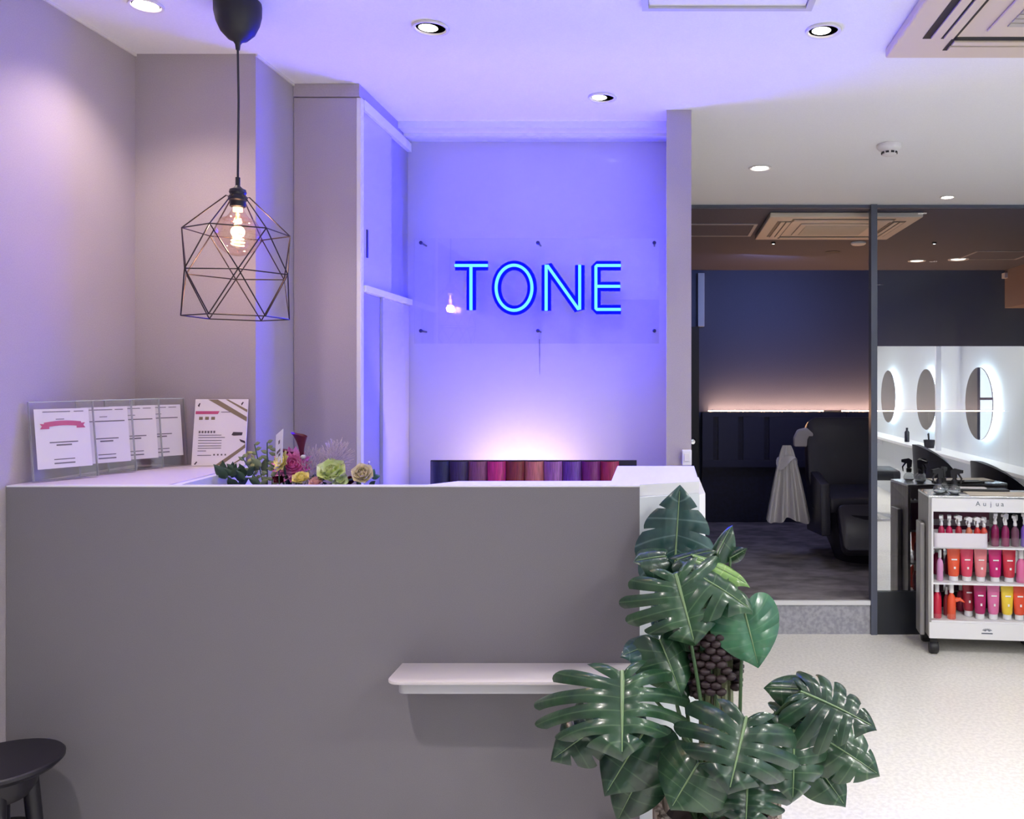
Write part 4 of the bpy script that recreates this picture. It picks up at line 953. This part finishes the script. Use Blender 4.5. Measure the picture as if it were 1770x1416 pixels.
# ------------------------------------------------------------------ flower arrangement behind the counter
FY = 2.42
def fp_(px, py, dy=0): return P(px, py, FY+dy)
vx = fp_(500, 840).x
fa = thing('flower_arrangement', (vx, FY, 1.0), 'mixed bouquet with pink dahlia and calla lilies behind the counter', 'flower arrangement')
MB().lathe([(.05,1.001),(.085,1.03),(.095,1.09),(.085,1.13),(.080,1.13),(.088,1.09),(.078,1.035),(0,1.02)], (vx, FY, 0), 28, sx=1.6).build('vase', mat('dark_vase', (.05,.05,.07), .3), fa, True)
root = Vector((vx, FY, 1.10))
def bloom_stem(c): MB().tube([root+Vector(((c.x-vx)*.35,0,0)), root.lerp(c, .6)+Vector((0,0,.02)), c], .003, 6).build('flower_stem', m_stem, fa, True)
def petals(c, r, rows, n, face, wid=.5, cup=.5, seed=1):
    q = MB(); rd = random.Random(seed); f = Vector(face).normalized(); ux = f.orthogonal().normalized(); uy = f.cross(ux)
    for ro in range(rows):
        rr_ = r*(1-.72*ro/max(1, rows)); el = R(12+ro*70/max(1, rows))*cup*2
        for k in range(n):
            a = 2*pi*(k+ro*.5)/n+rd.uniform(-.08,.08); d = ux*cos(a)+uy*sin(a); s = f.cross(d); ww = rr_*wid*pi/n*1.7
            def fn(u, v, d=d, s=s, ww=ww, rr_=rr_, el=el):
                w_ = ww*sin(pi*(.12+.86*v)**.8)*(u-.5)*2; out = rr_*v
                return c+d*(out*cos(el*v))+f*(out*sin(el*v)+ro*r*.05)+s*w_+f*(abs(u-.5)*ww*.7)
            q.grid(fn, 2, 4)
    return q
def flower(name, px, py, r, m, label, rows=4, n=10, face=(0,-.7,.7), wid=.6, cup=.5, dy=0, core=None):
    c = fp_(px, py, dy); q = petals(c, r/F*FY, rows, n, face, wid, cup, int(px)); o = q.build(name, m, fa, True); o['label'] = label
    if core: MB().ball(c+Vector(face).normalized()*r/F*FY*.15, r/F*FY*.28, 10).build('flower_centre', core, o, True)
    bloom_stem(c); return o
m_pk = mat('petal_pink', (.85,.20,.50), .6, col2=(.95,.42,.70), nscale=30); m_yl = mat('petal_yellow', (.92,.82,.28), .6)
m_lm = mat('petal_lime', (.62,.74,.28), .6, col2=(.82,.88,.55), nscale=40); m_cr = mat('petal_cream', (.92,.84,.58), .6); m_pe = mat('petal_peach', (.88,.55,.48), .6); m_bg = mat('petal_burgundy', (.10,.004,.020), .45)
flower('dahlia', 505, 806, 34, m_pk, 'large pink dahlia', 6, 15, (.35,-.8,.4), .62, .55)
flower('dahlia', 490, 798, 19, m_yl, 'yellow half of the dahlia', 3, 9, (-.5,-.8,.3), .7, .5, -.05)
flower('small_rose', 521, 831, 16, m_yl, 'small yellow flower', 4, 6, (0,-.5,.8), .9, .7, -.06)
flower('small_rose', 547, 837, 13, m_pe, 'peach flower', 4, 6, (0,-.5,.8), .9, .7, -.06)
flower('lime_flower', 574, 820, 26, m_lm, 'pale lime green flower', 3, 6, (.1,-.6,.7), 1.0, .6, -.03, m_cr)
flower('lime_flower', 586, 832, 15, m_lm, 'smaller lime green flower', 2, 6, (.4,-.7,.4), 1.0, .5, -.04)
flower('cream_rose', 627, 822, 20, m_cr, 'cream rose', 5, 6, (.2,-.8,.5), .95, .75, -.02)
flower('burgundy_flower', 606, 833, 10, m_bg, 'burgundy flower', 3, 6, (0,-.6,.6), .9, .6)
flower('burgundy_flower', 487, 826, 15, m_bg, 'low burgundy flower under the dahlia', 3, 8, (0,-.7,.4), .9, .6, -.02)
def calla(px, py, h, w, lean):
    c = fp_(px, py+h); hh = h/F*FY; ww = w/F*FY; q = MB()
    def fn(u, v):
        a = 2*pi*u; r = ww*(.12+.38*v**1.6); zt_ = v*hh*(1-.18*(.5+.5*cos(a))*v)
        return c+Vector((r*cos(a)+lean*v*hh-(.25*ww*v**4 if cos(a) < -.3 else 0), r*sin(a), zt_))
    q.grid(fn, 20, 10); o = q.build('calla_lily', m_bg, fa, True); bloom_stem(c); return o
calla(522, 747, 46, 22, -.05); calla(492, 775, 34, 26, .1)
gp_ = []
mg1 = mat('foliage_dark', (.03,.07,.035), .55); mg2 = mat('foliage_light', (.22,.28,.13), .6)
def fol(px, py, w, ang, m, dy=0):
    c = fp_(px, py, dy); d = Vector((cos(ang), -.25, sin(ang))).normalized(); s = d.cross(Vector((0,-1,.3))).normalized(); L_ = w/F*FY; q = MB()
    q.grid(lambda u, v: c+d*(v*L_)+s*((u-.5)*L_*.55*sin(pi*min(1, .04+.96*v)**.8))+Vector((0,-1,0))*(-abs(u-.5)*L_*.15), 4, 7); return q.build('foliage_leaf', m, fa, True)
rnd = random.Random(11)
for i in range(20): fol(rnd.uniform(385, 450), rnd.uniform(820, 842), rnd.uniform(18, 32), rnd.uniform(.3, 2.8), mg1, rnd.uniform(-.05,.05))
for i in range(12): fol(rnd.uniform(440, 480), rnd.uniform(800, 838), rnd.uniform(14, 26), rnd.uniform(.4, 2.4), mg2, rnd.uniform(-.03,.06))
for i in range(16): fol(rnd.uniform(425, 440), rnd.uniform(782, 812), rnd.uniform(6, 11), rnd.uniform(0, 6.2), mat('yellow_green_bits', (.42,.42,.16), .6), rnd.uniform(-.02,.03))
for i in range(8): fol(rnd.uniform(500, 640), 842, rnd.uniform(14, 22), rnd.uniform(.6, 2.4), mg1, rnd.uniform(.0,.06))
for a in (.2, 1.2, 2.2): fol(642, 826, 18, a, mat('foliage_teal', (.08,.20,.14), .5), .02)
for (x, y, x2, y2) in ((455,838,440,768),(462,838,462,765),(470,838,478,770),(450,838,418,790)):
    a, b = fp_(x, y), fp_(x2, y2); MB().tube([root.lerp(a,.9), a, b], .0018, 5).build('flower_stem', m_stem, fa)
    for i in range(9):
        t = i/8; c = a.lerp(b, t); fol(CX+c.x/c.y*F, CY-(c.z-H)/c.y*F, 12, rnd.choice((.4, 2.7))+rnd.uniform(-.2,.2), mg2)
pm = MB(); rnd = random.Random(5)
for (cx_, cy_, rx, ry, n) in ((580,790,25,25,420), (540,808,20,30,300), (560,822,26,16,160)):
    for i in range(n):
        a = rnd.uniform(0, 2*pi); r = rnd.random()**.6; x, y = cx_+rx*r*cos(a), cy_-ry*r*sin(a)
        p = fp_(x, min(y, 843), rnd.uniform(-.02,.04)); b = fp_(cx_-6, cy_+ry*.6); d = (p-b).normalized()*rnd.uniform(.008,.020)+Vector((rnd.uniform(-.004,.004), rnd.uniform(-.004,.004), 0))
        pm.tube([p, p+d], .0009, 3, False)
o = pm.build('smoke_grass', mat('plume_beige', (.55,.47,.43), .9), fa); o['kind'] = 'stuff'; o['label'] = 'fluffy beige grass plume'
for (x, y) in ((580,800),(545,820)): bloom_stem(fp_(x, y))
c = fp_(638, 799); MB().ball(c, .0035, 8).build('bud', m_paper, fa, True); MB().tube([fp_(630,825), c], .0008, 5).build('flower_stem', m_stem, fa)
c = fp_(524, 790, -.02); MB().ball(c, .008, 8, (1,1,.8)).build('bud', mat('pale_bud', (.55,.55,.45), .7), fa, True)
# message card held among the flowers
cdm = thing('message_card', fp_(483, 840, -.05), 'white folded message card standing in the bouquet', 'card')
pts = [fp_(475, 816, -.05), fp_(488, 800, -.07), fp_(489.5, 741, -.07), fp_(477, 752, -.05)]
q = MB(); nn = Vector((.0,.0012,0)); q.add(pts+[p+nn for p in pts], [(0,1,2,3),(7,6,5,4),(0,4,5,1),(1,5,6,2),(2,6,7,3),(3,7,4,0)]); q.build('card', mat('card_white', (.78,.78,.85), .7), cdm)
MB().tube([fp_(482, 812, -.056), Vector((fp_(482,840,-.056).x, FY-.045, 1.09))], .0015, 5).build('pick', m_stem, cdm)
def onc(u, v): return pts[0].lerp(pts[1], u).lerp(pts[3].lerp(pts[2], u), v)-Vector((0,.0008,0))
q = MB()
for (u0, u1, v0, v1) in ((.40,.60,.66,.76),(.20,.68,.42,.50),(.45,.70,.30,.37)):
    q.add([onc(u0,v0), onc(u1,v0), onc(u1,v1), onc(u0,v1)], [(0,1,2,3)])
q.build('print', m_ink, cdm)
# added blue fill without a fitting, tinting the back room's left side
light('AREA', 'added_blue_fill', (.9, 6.7, 2.44), 9, (.42,.48,1), .5, (R(35),0,R(15)))
